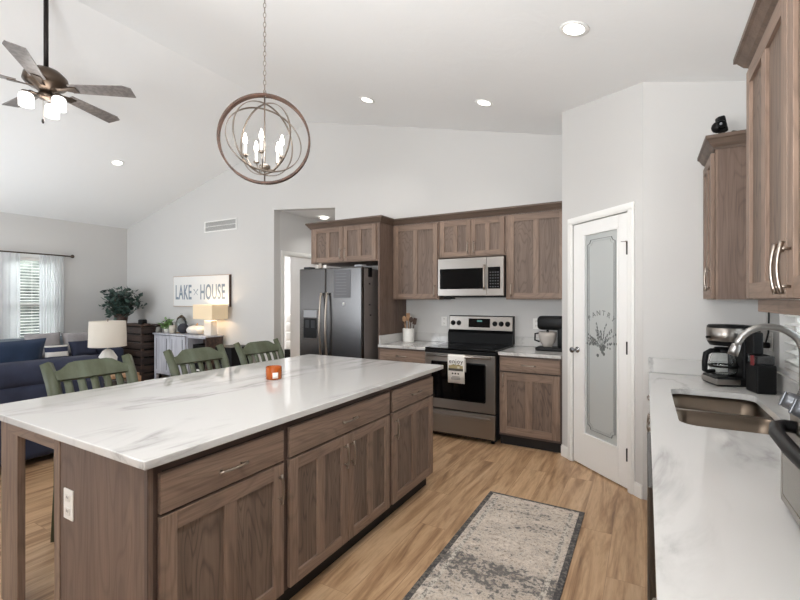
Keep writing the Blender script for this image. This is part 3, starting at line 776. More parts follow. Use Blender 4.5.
for k, (y_, z_, s, lab) in enumerate(((.10, 1.60, .012, 'small dark magnet on the refrigerator side, topmost of three'), (.10, 1.36, .012, 'small dark magnet on the refrigerator side, middle of three'), (.12, 1.24, .012, 'small dark magnet on the refrigerator side, lowest of three'))):
    q = MB().box(fw - .0038, fw + .004, y_ - s, y_ + s, z_ - s * .6, z_ + s * .6, M['black'], .001).build('fridge_magnet'); q.location = fr.location; tag(q, lab, 'magnet', 'magnets on the refrigerator side')
q = MB(); q.box(.40, .475, .07, .14, 1.777, 1.79, M['black'], .004).box(.463, .476, .07, .14, 1.68, 1.779, M['black'], .004)
q = q.build('bag_clip'); q.location = fr.location; tag(q, 'black clip hooked over the top edge of the refrigerator', 'clip')
q = MB(); q.box(-.17, -.12, -.05, -.03, 1.792, 1.85, M['nickel'], .004).box(-.10, -.06, -.04, -.02, 1.792, 1.83, M['white'], .004)
q = q.build('clip_stand'); q.location = fr.location; tag(q, 'small silver clip standing on top of the refrigerator', 'clip')

# --- right hand sink run ---------------------------------------------------------
CX = .016
def rrect(x0, x1, y0, y1, r, n=6):
    P_ = []
    for cx_, cy_, s0 in ((x1 - r, y1 - r, 0), (x0 + r, y1 - r, 90), (x0 + r, y0 + r, 180), (x1 - r, y0 + r, 270)):
        for k in range(n + 1): P_.append((cx_ + r * math.cos(R(s0 + 90 * k / n)), cy_ + r * math.sin(R(s0 + 90 * k / n))))
    return P_
SK = (.120, .500, 2.10, 2.935)
o = MB(); o.slab([(XR - .004, -1.0), (XR - .004, 3.506), (CX, 3.506), (CX, -1.0)], rrect(*SK, .07), CB, CT, M['quartz'])
tag(o.build('sink_countertop'), 'long white veined quartz countertop holding the sink', 'countertop')
tag(MB().box(CX, XR - .026, 3.486, 3.508, CT + .001, 1.012, M['quartz'], .002).build('backsplash'), 'white quartz backsplash against the pantry wall behind the coffee maker', 'backsplash')
tag(MB().box(XR - .024, XR - .003, -1.0, 3.508, CT + .001, 1.012, M['quartz'], .002).build('backsplash'), 'long white quartz backsplash below the sink window', 'backsplash')
sk = thing('sink', 'undermount stainless steel double bowl sink in the right hand counter', 'sink', (.31, 2.52, CB))
def bowl(y0, y1, nm):
    t = bmesh.new(); x0, x1 = -.20, .20; rings = []
    for ins, z_ in ((-.012, -.003), (0, -.004), (.006, -.10), (.015, -.17), (.05, -.195)):
        rings.append([t.verts.new((p[0], p[1], z_)) for p in rrect(x0 + ins, x1 - ins, y0 + ins, y1 - ins, .065)])
    for A, B_ in zip(rings[:-1], rings[1:]):
        for k in range(len(A)): t.faces.new((A[k], A[(k + 1) % len(A)], B_[(k + 1) % len(A)], B_[k]))
    t.faces.new(rings[-1])
    m = MB(); m._add(t, M['sink_steel'], True); b2 = m.build(nm, None, sk)
    s = b2.modifiers.new('solid', 'SOLIDIFY'); s.thickness = .0015
    MB().lathe([(0, .004), (.03, .004), (.045, .001), (.045, -.003), (0, -.003)], (0, (y0 + y1) / 2, -.190), M['chrome'], 20).build('drain', None, b2)
bowl(.035, .425, 'bowl'); bowl(-.430, .0, 'bowl')
MB().box(-.190, .190, .003, .032, -.04, -.001, M['nickel'], .006).build('bowl_divider', None, sk)
fc = thing('faucet', 'brushed steel gooseneck pull-down faucet behind the sink', 'faucet', (.572, 2.40, CT))
MB().lathe([(0, 0), (.030, 0), (.030, .008), (.022, .016), (.020, .05), (0, .05)], m=M['nickel'], n=20).build('faucet_base', None, fc)
pts = [(0, 0, .04), (0, 0, .285)]
for k in range(1, 13):
    an = R(172 * k / 12); pts.append((-.112 + .112 * math.cos(an), 0, .285 + .108 * math.sin(an)))
MB().tube(pts, .0145, M['faucet'], 14).build('gooseneck', None, fc)
MB().tube([(-.2225, 0, .312), (-.226, 0, .300), (-.231, 0, .285), (-.237, 0, .262)], [.0165, .018, .0195, .019], M['faucet'], 14).build('spray_head', None, fc)
MB().tube([(0, -.018, .075), (0, -.045, .085), (.0, -.095, .12)], [.010, .008, .006], M['nickel'], 10).build('lever', None, fc)

# base cabinets and dishwasher under it (fronts face -X)
def rbase(y1, y0, lab, kind, grp='sink run base cabinets'):
    r_ = thing('base_cabinet', lab, 'cabinet', (CX + .041, y1, 0), -90, grp); w_ = y1 - y0
    c = MB(); c.box(0, w_, .0, .60, .10, .66 if kind == 'sink' else .878, M['body_z'])
    if kind == 'sink': c.box(0, w_, 0, .03, .66, .878, M['body_z'])
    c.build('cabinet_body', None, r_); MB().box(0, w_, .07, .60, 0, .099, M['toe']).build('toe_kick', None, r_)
    d_ = add_drawer(r_, .01, w_ - .01, .705, .845, True)
    add_door(r_, .01, w_ / 2 - .002, .112, .692, (w_ / 2 - .03, .6)); add_door(r_, w_ / 2 + .002, w_ - .01, .112, .692, (w_ / 2 + .03, .6))
rbase(3.505, 3.02, 'brown base cabinet of the sink run next to the pantry wall', 'std')
rbase(3.018, 2.08, 'brown base cabinet directly under the sink', 'sink')
rbase(1.462, .55, 'brown base cabinet below the toaster oven, nearest the camera', 'std')
dwm = thing('dishwasher', 'dark stainless dishwasher under the right hand counter', 'dishwasher', (CX + .018, 2.076, 0), -90)
MB().box(.004, .606, .0, .58, .10, .872, M['dark_grey']).build('tub', None, dwm)
MB().box(.004, .606, -.030, -.001, .115, .868, M['steel_dark'], .004).build('dishwasher_door', None, dwm)
MB().box(.004, .606, .05, .55, 0, .099, M['black']).build('toe_kick', None, dwm)

# right uppers (face -X)
def rupper(y1, y0, lab, doors, z0=1.42, z1=2.30):
    r_ = thing('upper_cabinet', lab, 'cabinet', (.352, y1, 0), -90); w_ = y1 - y0
    carcass(r_, w_, XR - .352 - .002, z0, z1, False)
    for d_ in doors: add_door(r_, d_[0], d_[1], z0 + .004, z1 - .02, d_[2], .055, hl=.14)
    return r_
rupper(3.507, 3.095, 'narrow brown upper cabinet on the right wall beside the pantry', [(.012, .400, (.372, 1.54))])
nr = rupper(2.085, .98, 'large brown upper cabinet on the right wall nearest the camera', [(.010, .548, (.524, 1.505)), (.556, 1.094, (.590, 1.505))])
MB().box(.02, 1.10, .012, .030, 1.375, 1.419, M['wood_x'], .002).build('light_rail', None, nr)
c1 = crown_run('crown_moulding', [(.350, 3.507), (.350, 3.093), (XR - .002, 3.093)], 2.295, None) ; tag(c1, 'brown crown moulding on the narrow right wall cabinet', 'crown moulding')
c2_ = crown_run('crown_moulding', [(XR - .002, 2.087), (.350, 2.087), (.350, .98)], 2.295, None); tag(c2_, 'brown crown moulding on the large cabinet nearest the camera', 'crown moulding')
MBc = MB().box(.354, XR - .004, 3.098, 3.505, 2.302, 2.366, M['body_z'])
tag(MBc.build('cabinet_top'), 'raised wooden top inside the crown of the narrow right wall cabinet', 'cabinet top')

# security camera on top
wc = thing('security_camera', 'small black camera on top of the narrow right wall cabinet', 'camera', (.385, 3.19, 2.371), 20)
MB().box(-.06, .06, -.035, .035, -.004, .006, M['tan_wood'], .002).build('mount_plate', None, wc)
MB().lathe([(0, .006), (.028, .006), (.026, .02), (.012, .03), (.010, .045), (0, .045)], m=M['black'], n=16).build('swivel_base', None, wc)
mm_ = Matrix.Translation((0, 0, .085)) @ Matrix.Rotation(R(-12), 4, 'Y')
hd = MB().sphere((-.012, 0, 0), .034, M['black'], 14, mtx=mm_).box(-.010, .032, -.022, .022, -.040, .058, M['black'], .010, 3, mtx=mm_).build('camera_head', None, wc)
MB().lathe([(0, 0), (.022, 0), (.026, -.012), (.02, -.014), (0, -.008)], m=M['black_glass'], n=16, mtx=mm_ @ Matrix.Translation((-.01, -.03, .0)) @ Matrix.Rotation(R(90), 4, 'X') @ Matrix.Rotation(R(180), 4, 'X')).sphere((-.018, -.046, .004), .008, M['grey'], 8, mtx=mm_).build('lens', None, hd)
MB().tube([(.035, 0, .03), (.07, 0, .055), (.10, 0, .05), (.125, 0, .02), (.13, .01, .004)], .004, M['cord'], 7).build('cable', None, wc)

# ---------------------------------------------------------------- counter items
# coffee maker
cm = thing('coffee_maker', 'black and steel drip coffee maker with glass carafe by the sink', 'coffee maker', (.43, 3.22, CT + .001), 18)
MB().box(-.105, .12, -.09, .09, 0, .055, M['black'], .012, 3).build('base', None, cm)
MB().box(-.108, .02, -.0925, .0925, .010, .044, M['steel'], .006).build('base_band', None, cm)
MB().box(.035, .125, -.09, .09, .045, .355, M['black'], .012, 3).build('water_tower', None, cm)
MB().lathe([(0, .235), (.082, .235), (.094, .255), (.096, .350), (.088, .358), (0, .358)], (-.012, 0, 0), M['black'], 28).build('brew_head', None, cm)
MB().lathe([(.0965, .262), (.099, .264), (.099, .338), (.0965, .340)], (-.012, 0, 0), M['steel'], 28).build('steel_band', None, cm)
MB().tube([(-.105, -.02, .285), (-.13, -.03, .285)], .008, M['black'], 8).build('side_button', None, cm)
cf = MB().lathe([(0, .062), (.062, .062), (.070, .08), (.072, .12), (.062, .165), (.050, .185), (.052, .195), (.049, .195), (.047, .185), (.059, .165), (.069, .12), (.067, .08), (.06, .066), (0, .066)], (-.03, 0, 0), M['glass'], 28).build('carafe', None, cm)
MB().lathe([(0, .225), (.04, .222), (.056, .205), (.056, .192), (0, .192)], (-.03, 0, 0), M['black'], 24).build('carafe_lid', None, cf)
MB().tube([(-.07, -.035, .205), (-.115, -.045, .205), (-.142, -.05, .19), (-.150, -.052, .14), (-.150, -.052, .09), (-.135, -.05, .080), (-.095, -.04, .085)], [.013, .015, .016, .015, .015, .013, .012], M['black'], 8).build('carafe_handle', None, cf)
MB().lathe([(.0735, .105), (.0745, .105), (.0745, .118), (.0735, .118)], (-.03, 0, 0), M['black'], 24).build('carafe_band', None, cf)
# capsule machine / grinder
km = thing('coffee_grinder', 'tall black coffee grinder with clear bin beside the drip coffee maker', 'coffee grinder', (.548, 3.03, CT + .001), 14)
MB().box(-.046, .046, -.06, .06, 0, .155, M['black'], .008, 3).build('lower_bin', None, km)
MB().box(-.041, .041, -.05, .05, .156, .205, mat('smoked_bin', (60, 60, 62), .12, 0, Transmission_Weight=.5), .006).build('clear_bin', None, km)
MB().box(-.046, .004, -.02, .06, .205, .33, M['black'], .010, 3).build('motor_body', None, km)
MB().box(-.056, -.050, -.045, -.01, .150, .205, mat('red_trim', (110, 24, 28), .4), .003).build('red_trim', None, km)
# toaster oven
to = thing('toaster_oven', 'steel toaster oven with round knobs and curved black handle, cut by the right frame edge', 'toaster oven', (.303, 1.378, CT + .001), -90)
w_ = .62
tb = MB(); tb.prism([(.0, .02), (.32, .02), (.32, .325), (.05, .325), (.028, .31), (.0, .235)], 'x', 0, w_, M['steel'], bev=.004); tb.build('oven_shell', None, to)
for x_ in (.03, w_ - .03):
    for y_ in (.03, .29): MB().lathe([(0, 0), (.014, 0), (.012, .019), (0, .019)], (x_, y_, 0), M['black'], 12).build('foot', None, to)
td = MB(); td.box(.004, w_ - .004, -.018, -.001, .022, .215, M['steel'], .004); td = td.build('oven_door', None, to)
MB().box(.035, w_ - .035, -.021, -.017, .045, .190, mat('oven_glass', (92, 84, 72), .08), .004).build('door_glass', None, td)
MB().tube([(.120, -.014, .226), (.112, -.034, .226), (.130, -.050, .225), (.18, -.060, .223), (.31, -.063, .221), (.44, -.060, .223), (.490, -.050, .225), (.508, -.034, .226), (.500, -.014, .226)], .014, M['black'], 12).build('door_handle', None, td)
tmx = Matrix.Translation((0, .0135, .272)) @ Matrix.Rotation(R(-20.5), 4, 'X')
MB().box(.0, w_, -.004, .001, -.036, .034, M['steel_dark'], .003, mtx=tmx).build('control_strip', None, to)
for x_ in (.040, .124, .208, .292, .376, .460, .544):
    q = MB(); q.lathe([(0, .028), (.014, .028), (.019, .024), (.021, .005), (.023, 0), (0, 0)], m=M['knob'], n=20, mtx=tmx @ Matrix.Translation((x_, -.004, -.010)) @ Matrix.Rotation(R(90), 4, 'X'))
    q.box(-.005, .005, -.036, -.031, -.018, .018, M['knob'], .002, mtx=tmx @ Matrix.Translation((x_, 0, -.010))); q.build('control_knob', None, to)
# outlets, plug, cord
outlet((XR, 3.375, 1.165), -90, 'white outlet with black plug on the right wall behind the grinder')
pg = MB(); pg.box(.612, .650, 3.355, 3.40, 1.125, 1.16, M['black'], .006).tube([(.64, 3.345, 1.40), (.642, 3.35, 1.32), (.641, 3.355, 1.22), (.630, 3.362, 1.16)], .005, M['cord'], 8).tube([(.615, 3.365, 1.135), (.60, 3.30, 1.05), (.61, 3.22, .96), (.61, 3.15, .925)], .005, M['cord'], 8)
tag(pg.build('power_cord'), 'black power cord and plug on the right wall by the coffee maker', 'cord')
outlet((-2.118, YB, 1.158), 0, 'white wall outlet left of the range backguard'); outlet((-1.03, YB, 1.158), 0, 'white wall outlet right of the range, beside the mixer')
# stand mixer
sm_ = thing('stand_mixer', 'black tilt-head stand mixer with glass bowl beside the pantry', 'mixer', (-.812, 4.48, CT + .001), 0)
MB().box(-.15, .13, -.09, .09, 0, .035, M['black'], .012, 3).build('base', None, sm_)
MB().box(.055, .13, -.055, .055, .03, .25, M['black'], .02, 3).build('column', None, sm_)
MB().box(-.14, .14, -.065, .065, .205, .345, M['black'], .04, 4).build('mixer_head', None, sm_)
MB().tube([(-.045, 0, .205), (-.045, 0, .145)], .012, M['chrome'], 10).build('beater_shaft', None, sm_)
bw = MB().lathe([(0, .036), (.045, .036), (.05, .05), (.074, .09), (.086, .14), (.088, .185), (.084, .185), (.082, .14), (.070, .092), (.045, .055), (0, .05)], (-.045, 0, 0), mat('mixer_bowl_glass', (214, 206, 198), .12, .0, Transmission_Weight=.35), 28).build('bowl', None, sm_)
MB().tube([(-.128, -.02, .17), (-.160, -.03, .165), (-.163, -.03, .10), (-.118, -.02, .085)], .009, M['black'], 8).build('bowl_handle', None, bw)
# utensil crock
ck = thing('utensil_crock', 'white ceramic crock on the counter left of the range', 'crock', (-2.47, 4.52, CT + .001))
MB().lathe([(0, 0), (.066, 0), (.070, .01), (.070, .155), (.066, .165), (.062, .160), (.062, .012), (0, .012)], m=M['white_ceramic'], n=28).build('pot', None, ck)
uts = [(-.02, -.01, -9, 'tan_wood', 'spoon', 'pale wooden spoon standing in the crock, leaning left', .31), (.00, .02, -3, 'tan_wood', 'spatula', 'tan wooden spatula upright in the middle of the crock', .33), (.02, -.01, 7, 'dark_wood', 'spoon', 'dark wooden spoon leaning right in the crock', .30),
       (-.045, .02, -11, 'dark_wood', 'ladle', 'dark ladle leaning far left out of the crock', .27), (.05, .02, 12, 'dark_wood', 'spatula', 'dark spatula leaning far right out of the crock', .28)]
for x_, y_, an, mt, kd, lab, L_ in uts:
    u = thing('cooking_' + kd, lab, kd, (-2.47 + x_ * .5, 4.52 + y_, CT + .016), 0)
    mx = Matrix.Rotation(R(an), 4, 'Y')
    MB().tube([(0, 0, .01), (0, 0, L_ * .75)], .006, M[mt], 8, mtx=mx).build('handle', None, u)
    if kd == 'spatula': MB().box(-.025, .025, -.003, .003, L_ * .72, L_, M[mt], .003, mtx=mx).build('blade', None, u)
    else: MB().sphere((0, 0, L_ * .85), .036, M[mt], 14, (.75, .25, 1), mtx=mx).build('bowl', None, u)
# candle on island
cn = thing('candle', 'small amber glass candle jar with white label on the island', 'candle', (-2.075, 1.995, CT + .001), 0)
MB().lathe([(0, 0), (.046, 0), (.050, .004), (.050, .078), (.048, .080), (.046, .078), (.046, .006), (0, .006)], m=M['amber'], n=28).build('glass_jar', None, cn)
MB().lathe([(0, .0065), (.0455, .0065), (.0455, .045), (0, .045)], m=mat('candle_wax', (226, 150, 84), .5), n=24).build('wax', None, cn)
lb = MB(); tt = bmesh.new(); A = []
for k in range(7):
    an = R(-33 + (k - 3) * 6.5); A.append([tt.verts.new((.0505 * math.cos(an), .0505 * math.sin(an), z_)) for z_ in (.010, .046)])
for a_, b2 in zip(A[:-1], A[1:]): tt.faces.new((a_[0], b2[0], b2[1], a_[1]))
lb._add(tt, M['white'], True); lo = lb.build('label_sticker', None, cn); so = lo.modifiers.new('s', 'SOLIDIFY'); so.thickness = .0008; so.offset = 1
MB().tube([(0, 0, .045), (0.001, 0, .056)], .0012, M['black'], 6).build('wick', None, cn)

# ---------------------------------------------------------------- runner rug
m = mat('distressed_rug', (190, 178, 166), .95); nt, b = nodes(m)
v = coords(nt); 
na = N(nt, 'ShaderNodeTexNoise', Scale=5.0, Detail=6.0, Roughness=.7, Distortion=.4); vv = coords(nt, (.8, 2.0, 1)); nt.links.new(vv, na.inputs['Vector'])
nb = N(nt, 'ShaderNodeTexNoise', Scale=42.0, Detail=5.0, Roughness=.75); nt.links.new(v, nb.inputs['Vector'])
vo_ = N(nt, 'ShaderNodeTexVoronoi', Scale=26.0); vo_.feature = 'DISTANCE_TO_EDGE'; nt.links.new(v, vo_.inputs['Vector'])
base = ramp(nt, nb.outputs[0], [(.34, (140, 128, 116)), (.46, (202, 189, 175)), (.60, (228, 217, 204))])
nc = N(nt, 'ShaderNodeTexNoise', Scale=16.0, Detail=4.0, Roughness=.7, Distortion=1.8); nt.links.new(v, nc.inputs['Vector'])
orn = N(nt, 'ShaderNodeMath', operation='PINGPONG'); orn.inputs[1].default_value = .5
om = N(nt, 'ShaderNodeMath', operation='MULTIPLY'); om.inputs[1].default_value = 7.0; nt.links.new(nc.outputs[0], om.inputs[0]); nt.links.new(om.outputs[0], orn.inputs[0])
pat = ramp(nt, orn.outputs[0], [(.0, (.7, .7, .7, 1)), (.12, (0, 0, 0, 1))])
pm2 = mixc(nt, 1.0, pat.outputs[0], ramp(nt, nb.outputs[0], [(.40, (0, 0, 0, 1)), (.60, (1, 1, 1, 1))]).outputs[0], 'MULTIPLY')
c = mixc(nt, pm2, base.outputs[0], lin((96, 84, 76)))
# charcoal worn bands across the runner
sx = N(nt, 'ShaderNodeSeparateXYZ'); nt.links.new(v, sx.inputs[0])
band = ramp(nt, N(nt, 'ShaderNodeMapRange').outputs[0], [(0, (0, 0, 0, 1))] * 2)
mrn = band.inputs[0].links[0].from_node; mrn.inputs['From Min'].default_value = -1.17; mrn.inputs['From Max'].default_value = 1.17; nt.links.new(sx.outputs[1], mrn.inputs[0])
e_ = band.color_ramp.elements
stops = [(0, .3), (.18, .75), (.30, .15), (.42, .45), (.50, .2), (.555, .5), (.585, .80), (.635, .70), (.665, .2), (.80, .08), (.88, .28), (.93, .30), (1.0, .05)]
while len(e_) < len(stops): e_.new(.5)
for i_, (p_, q_) in enumerate(stops): e_[i_].position = p_; e_[i_].color = (q_, q_, q_, 1)
ad = N(nt, 'ShaderNodeMath', operation='MULTIPLY_ADD'); ad.inputs[1].default_value = .30; nt.links.new(band.outputs[0], ad.inputs[0]); nt.links.new(na.outputs[0], ad.inputs[2])
ad2 = N(nt, 'ShaderNodeMath', operation='MULTIPLY_ADD'); ad2.inputs[1].default_value = 1.4; nt.links.new(nb.outputs[0], ad2.inputs[0]); nt.links.new(ad.outputs[0], ad2.inputs[2])
hf = N(nt, 'ShaderNodeMath', operation='MULTIPLY'); hf.inputs[1].default_value = .5; nt.links.new(ad2.outputs[0], hf.inputs[0])
dk = ramp(nt, hf.outputs[0], [(.655, (0, 0, 0, 1)), (.735, (.85, .85, .85, 1))])
c = mixc(nt, dk.outputs[0], c, lin((66, 66, 70)))
nt.links.new(c, b.inputs['Base Color']); bump(nt, b, nb.outputs[0], .5, .006)
M['rug'] = m
rx0, rx1, ry0, ry1 = -.997, -.352, .75, 3.085
rug = thing('runner_rug', 'long faded cream and charcoal runner rug between island and sink', 'rug', ((rx0 + rx1) / 2, (ry0 + ry1) / 2, .001))
hx, hy = (rx1 - rx0) / 2, (ry1 - ry0) / 2
MB().box(-hx + .03, hx - .03, -hy + .02, hy - .02, 0, .007, M['rug'], .002).build('rug_field', None, rug)
bd_ = MB(); mb_ = two_tone('rug_border', (74, 72, 72), (120, 114, 108), (60, 60, 60), .45, .6, .95)
bd_.box(-hx, -hx + .032, -hy, hy, 0, .0075, mb_, .002).box(hx - .032, hx, -hy, hy, 0, .0075, mb_, .002).box(-hx + .03, hx - .03, -hy, -hy + .022, 0, .0073, mb_, .002).box(-hx + .03, hx - .03, hy - .022, hy, 0, .0073, mb_, .002)
bd_.build('rug_border', None, rug)
bl = MB(); mb2 = two_tone('rug_inner_border', (206, 198, 186), (132, 126, 120), (70, 70, 70), .46, .56, .95)
for s in (-1, 1): bl.box(s * (hx - .075) - .012, s * (hx - .075) + .012, -hy + .06, hy - .06, .0068, .0078, mb2)
bl.build('inner_border', None, rug)

# ---------------------------------------------------------------- bar stools
def make_stool(lab):
    s = thing('bar_stool', lab, 'bar stool', (0, 0, 0), 0, 'green slat-back bar stools at the island')
    g = M['green']; hw_ = .225
    # local: seat faces +x, back posts at -x
    for sy in (-1, 1):
        MB().tube([(-.22, sy * .215, 0), (-.17, sy * .215, .35), (-.155, sy * .215, .62), (-.175, sy * .218, .78), (-.235, sy * .222, .93), (-.30, sy * .228, 1.035)], [.024, .028, .032, .036, .038, .034], g, 4, flat=.9).build('back_post', None, s)
        MB().tube([(.215, sy * .215, 0), (.175, sy * .20, .60)], [.018, .024], g, 6).build('front_leg', None, s)
        MB().tube([(-.19, sy * .215, .20), (.20, sy * .211, .20)], .013, g, 8).build('side_stretcher', None, s)
    MB().box(-.17, .235, -.225, .225, .61, .645, g, .014, 3).build('seat', None, s)
    MB().tube([(.205, -.21, .25), (.205, .21, .25)], .015, g, 8).build('footrest', None, s)
    # crest rail: raised centre with scooped shoulders, follows the backward lean
    pz = [(-.205, .925), (-.205, .985), (-.175, .990), (-.150, 1.012), (-.125, 1.032), (-.09, 1.040), (.09, 1.040), (.125, 1.032), (.150, 1.012), (.175, .990), (.205, .985), (.205, .925)]
    mx = Matrix.Translation((-.262, 0, .98)) @ Matrix.Rotation(R(-32), 4, 'Y') @ Matrix.Translation((0, 0, -.98))
    MB().prism(pz, 'x', -.013, .013, g, mtx=mx, bev=.002).build('crest_rail', None, s)
    MB().box(-.175, -.150, -.20, .20, .70, .745, g, .005).build('lower_rail', None, s)
    for k in range(5):
        y_ = -.144 + k * .072
        MB().tube([(-.162, y_, .735), (-.185, y_, .80), (-.225, y_, .90), (-.248, y_, .94)], [.023, .023, .023, .023], g, 6, flat=.4).build('back_slat', None, s)
    return s
st0 = make_stool('green slat-back bar stool nearest the camera at the island')
spots = [((-2.80, 1.405), None), ((-2.80, 2.15), 'green slat-back bar stool in the middle of the island seats'), ((-2.80, 2.775), 'green slat-back bar stool farthest back at the island, behind the candle')]
for i, (p, lab) in enumerate(spots):
    o = st0 if i == 0 else copy_tree(st0)
    o.location = (p[0], p[1], 0)
    if lab: o['label'] = lab

# ---------------------------------------------------------------- ceiling lights
def can(x, y, lab, grp, e=26, hall=None):
    z_ = cz(x) if hall is None else hall; tl = math.atan(SL) * (1 if x > RX else -1) if hall is None else 0
    t_ = thing('recessed_light', lab, 'ceiling light', (x, y, z_), 0, grp); t_.rotation_euler = (0, tl, 0)
    MB().lathe([(.062, -.004), (.082, -.007), (.088, -.001), (.062, -.001)], m=M['trim'], n=28).build('trim_ring', None, t_)
    MB().lathe([(0, -.003), (.062, -.003), (.062, -.001), (0, -.001)], m=M['can'], n=28).build('lens', None, t_)
    l = bpy.data.lights.new('can_lamp', 'SPOT'); l.energy = e; l.spot_size = R(125); l.spot_blend = .8; l.shadow_soft_size = .06; l.color = (1, .97, .93)
    lo_ = bpy.data.objects.new('can_lamp', l); sc.collection.objects.link(lo_); lo_.parent = t_; lo_.location = (0, 0, -.03)
G = 'recessed lights in the vaulted ceiling'
can(-.377, 2.776, 'recessed ceiling light highest right, above the runner rug', G, 26)
can(-2.66, 3.92, 'recessed ceiling light above the refrigerator side, just right of the chandelier', G, 26)
can(-1.335, 3.94, 'recessed ceiling light high above the microwave and range', G, 26)
can(-6.70, 3.40, 'recessed ceiling light on the left slope, right of the fan', G, 26)
can(-.377, .6, 'recessed ceiling light above the camera side of the aisle', G, 26)
can(-1.8, .3, 'recessed ceiling light above the near end of the island', G, 10)
can(-4.58, 5.5, 'recessed light in the hall ceiling above the refrigerator', 'hall ceiling lights', 12, 2.752)

# ---------------------------------------------------------------- orb chandelier
ch = thing('chandelier', 'round wood and metal orb chandelier with candle bulbs above the island', 'chandelier', (-2.055, 1.90, 2.415), 0)
RR = .272
vdir = math.degrees(math.atan2(1.90, -2.055))      # faces roughly toward the sink side
def ring(r, w_, t_, m, mtx, name, par, n=72):
    t = bmesh.new(); rs = []
    for k in range(n):
        a = 2 * PI * k / n; c_, s_ = math.cos(a), math.sin(a)
        rs.append([t.verts.new((rr * c_, yy_, rr * s_)) for rr, yy_ in ((r - t_ / 2, -w_ / 2), (r + t_ / 2, -w_ / 2), (r + t_ / 2, w_ / 2), (r - t_ / 2, w_ / 2))])
    for k in range(n):
        A, B_ = rs[k], rs[(k + 1) % n]
        for j in range(4): t.faces.new((A[j], A[(j + 1) % 4], B_[(j + 1) % 4], B_[j]))
    q = MB(); q._add(t, m, True, mtx); o_ = q.build(name, None, par)
    es = o_.modifiers.new('e', 'EDGE_SPLIT'); es.split_angle = R(40); return o_
rz = lambda a: Matrix.Rotation(R(a), 4, 'Z')
ring(RR, .040, .012, M['ring_wood'], rz(vdir - 90 - 8), 'wood_ring', ch)
nk = M['nickel']
ring(.222, .010, .005, nk, rz(vdir - 90 + 38) @ Matrix.Rotation(R(22), 4, 'Y') @ Matrix.Translation((0, 0, .0)), 'metal_ring', ch)
ring(.218, .010, .005, nk, rz(vdir - 90 - 48), 'metal_ring', ch)
ring(.228, .010, .005, nk, rz(vdir - 90 + 12) @ Matrix.Rotation(R(-18), 4, 'X'), 'metal_ring', ch)
MB().tube([(0, 0, -.27), (0, 0, .26)], .0045, nk, 8).lathe([(0, -.205), (.02, -.20), (.034, -.18), (.034, -.165), (.012, -.155), (0, -.155)], m=nk, n=16).lathe([(0, -.285), (.008, -.28), (.006, -.262), (0, -.26)], m=nk, n=10).build('centre_stem', None, ch)
for k in range(5):
    a = R(72 * k + 20); cx_, cy_ = math.cos(a), math.sin(a); r0 = .115
    arm = MB().tube([(cx_ * r0 * t, cy_ * r0 * t, -.17 - .035 * math.sin(PI * t) + .05 * t * t) for t in (0, .25, .5, .75, 1)], .004, nk, 7).lathe([(0, 0), (.014, .002), (.020, .012), (0, .012)], (cx_ * r0, cy_ * r0, -.125), nk, 12).build('candle_arm', None, ch)
    MB().lathe([(0, 0), (.009, 0), (.009, .065), (0, .065)], (cx_ * r0, cy_ * r0, -.113), M['white'], 12).build('candle_sleeve', None, arm)
    MB().lathe([(0, 0), (.009, .003), (.0145, .022), (.010, .045), (.003, .066), (0, .07)], (cx_ * r0, cy_ * r0, -.048), M['bulb'], 12).build('bulb', None, arm)
l = bpy.data.lights.new('chandelier_lamp', 'POINT'); l.energy = 4; l.shadow_soft_size = .1; l.color = (1, .97, .93)
lo_ = bpy.data.objects.new('chandelier_lamp', l); sc.collection.objects.link(lo_); lo_.parent = ch; lo_.location = (0, 0, -.02)
cc = MB(); zt_ = cz(-2.055) - 2.415; z_ = .275; k = 0
while z_ < zt_ - .03:
    mx = Matrix.Translation((0, 0, z_ + .016)) @ rz(90 * (k % 2) + 30)
    cc.tube([(.008 * math.cos(a), 0, .018 * math.sin(a)) for a in [2 * PI * j / 10 for j in range(10)]], .0021, nk, 5, closed=True, mtx=mx); z_ += .030; k += 1
cc.build('chain', None, ch)
MB().tube([(.014 * math.cos(a), .0, .278 + .016 * math.sin(a)) for a in [2 * PI * j / 12 for j in range(12)]], .003, nk, 6, closed=True).build('top_loop', None, ch)
MB().lathe([(0, 0), (.06, 0), (.055, -.02), (.012, -.035), (0, -.035)], m=nk, n=24, mtx=Matrix.Translation((0, 0, zt_)) @ Matrix.Rotation(math.atan(SL), 4, 'Y')).build('canopy', None, ch)

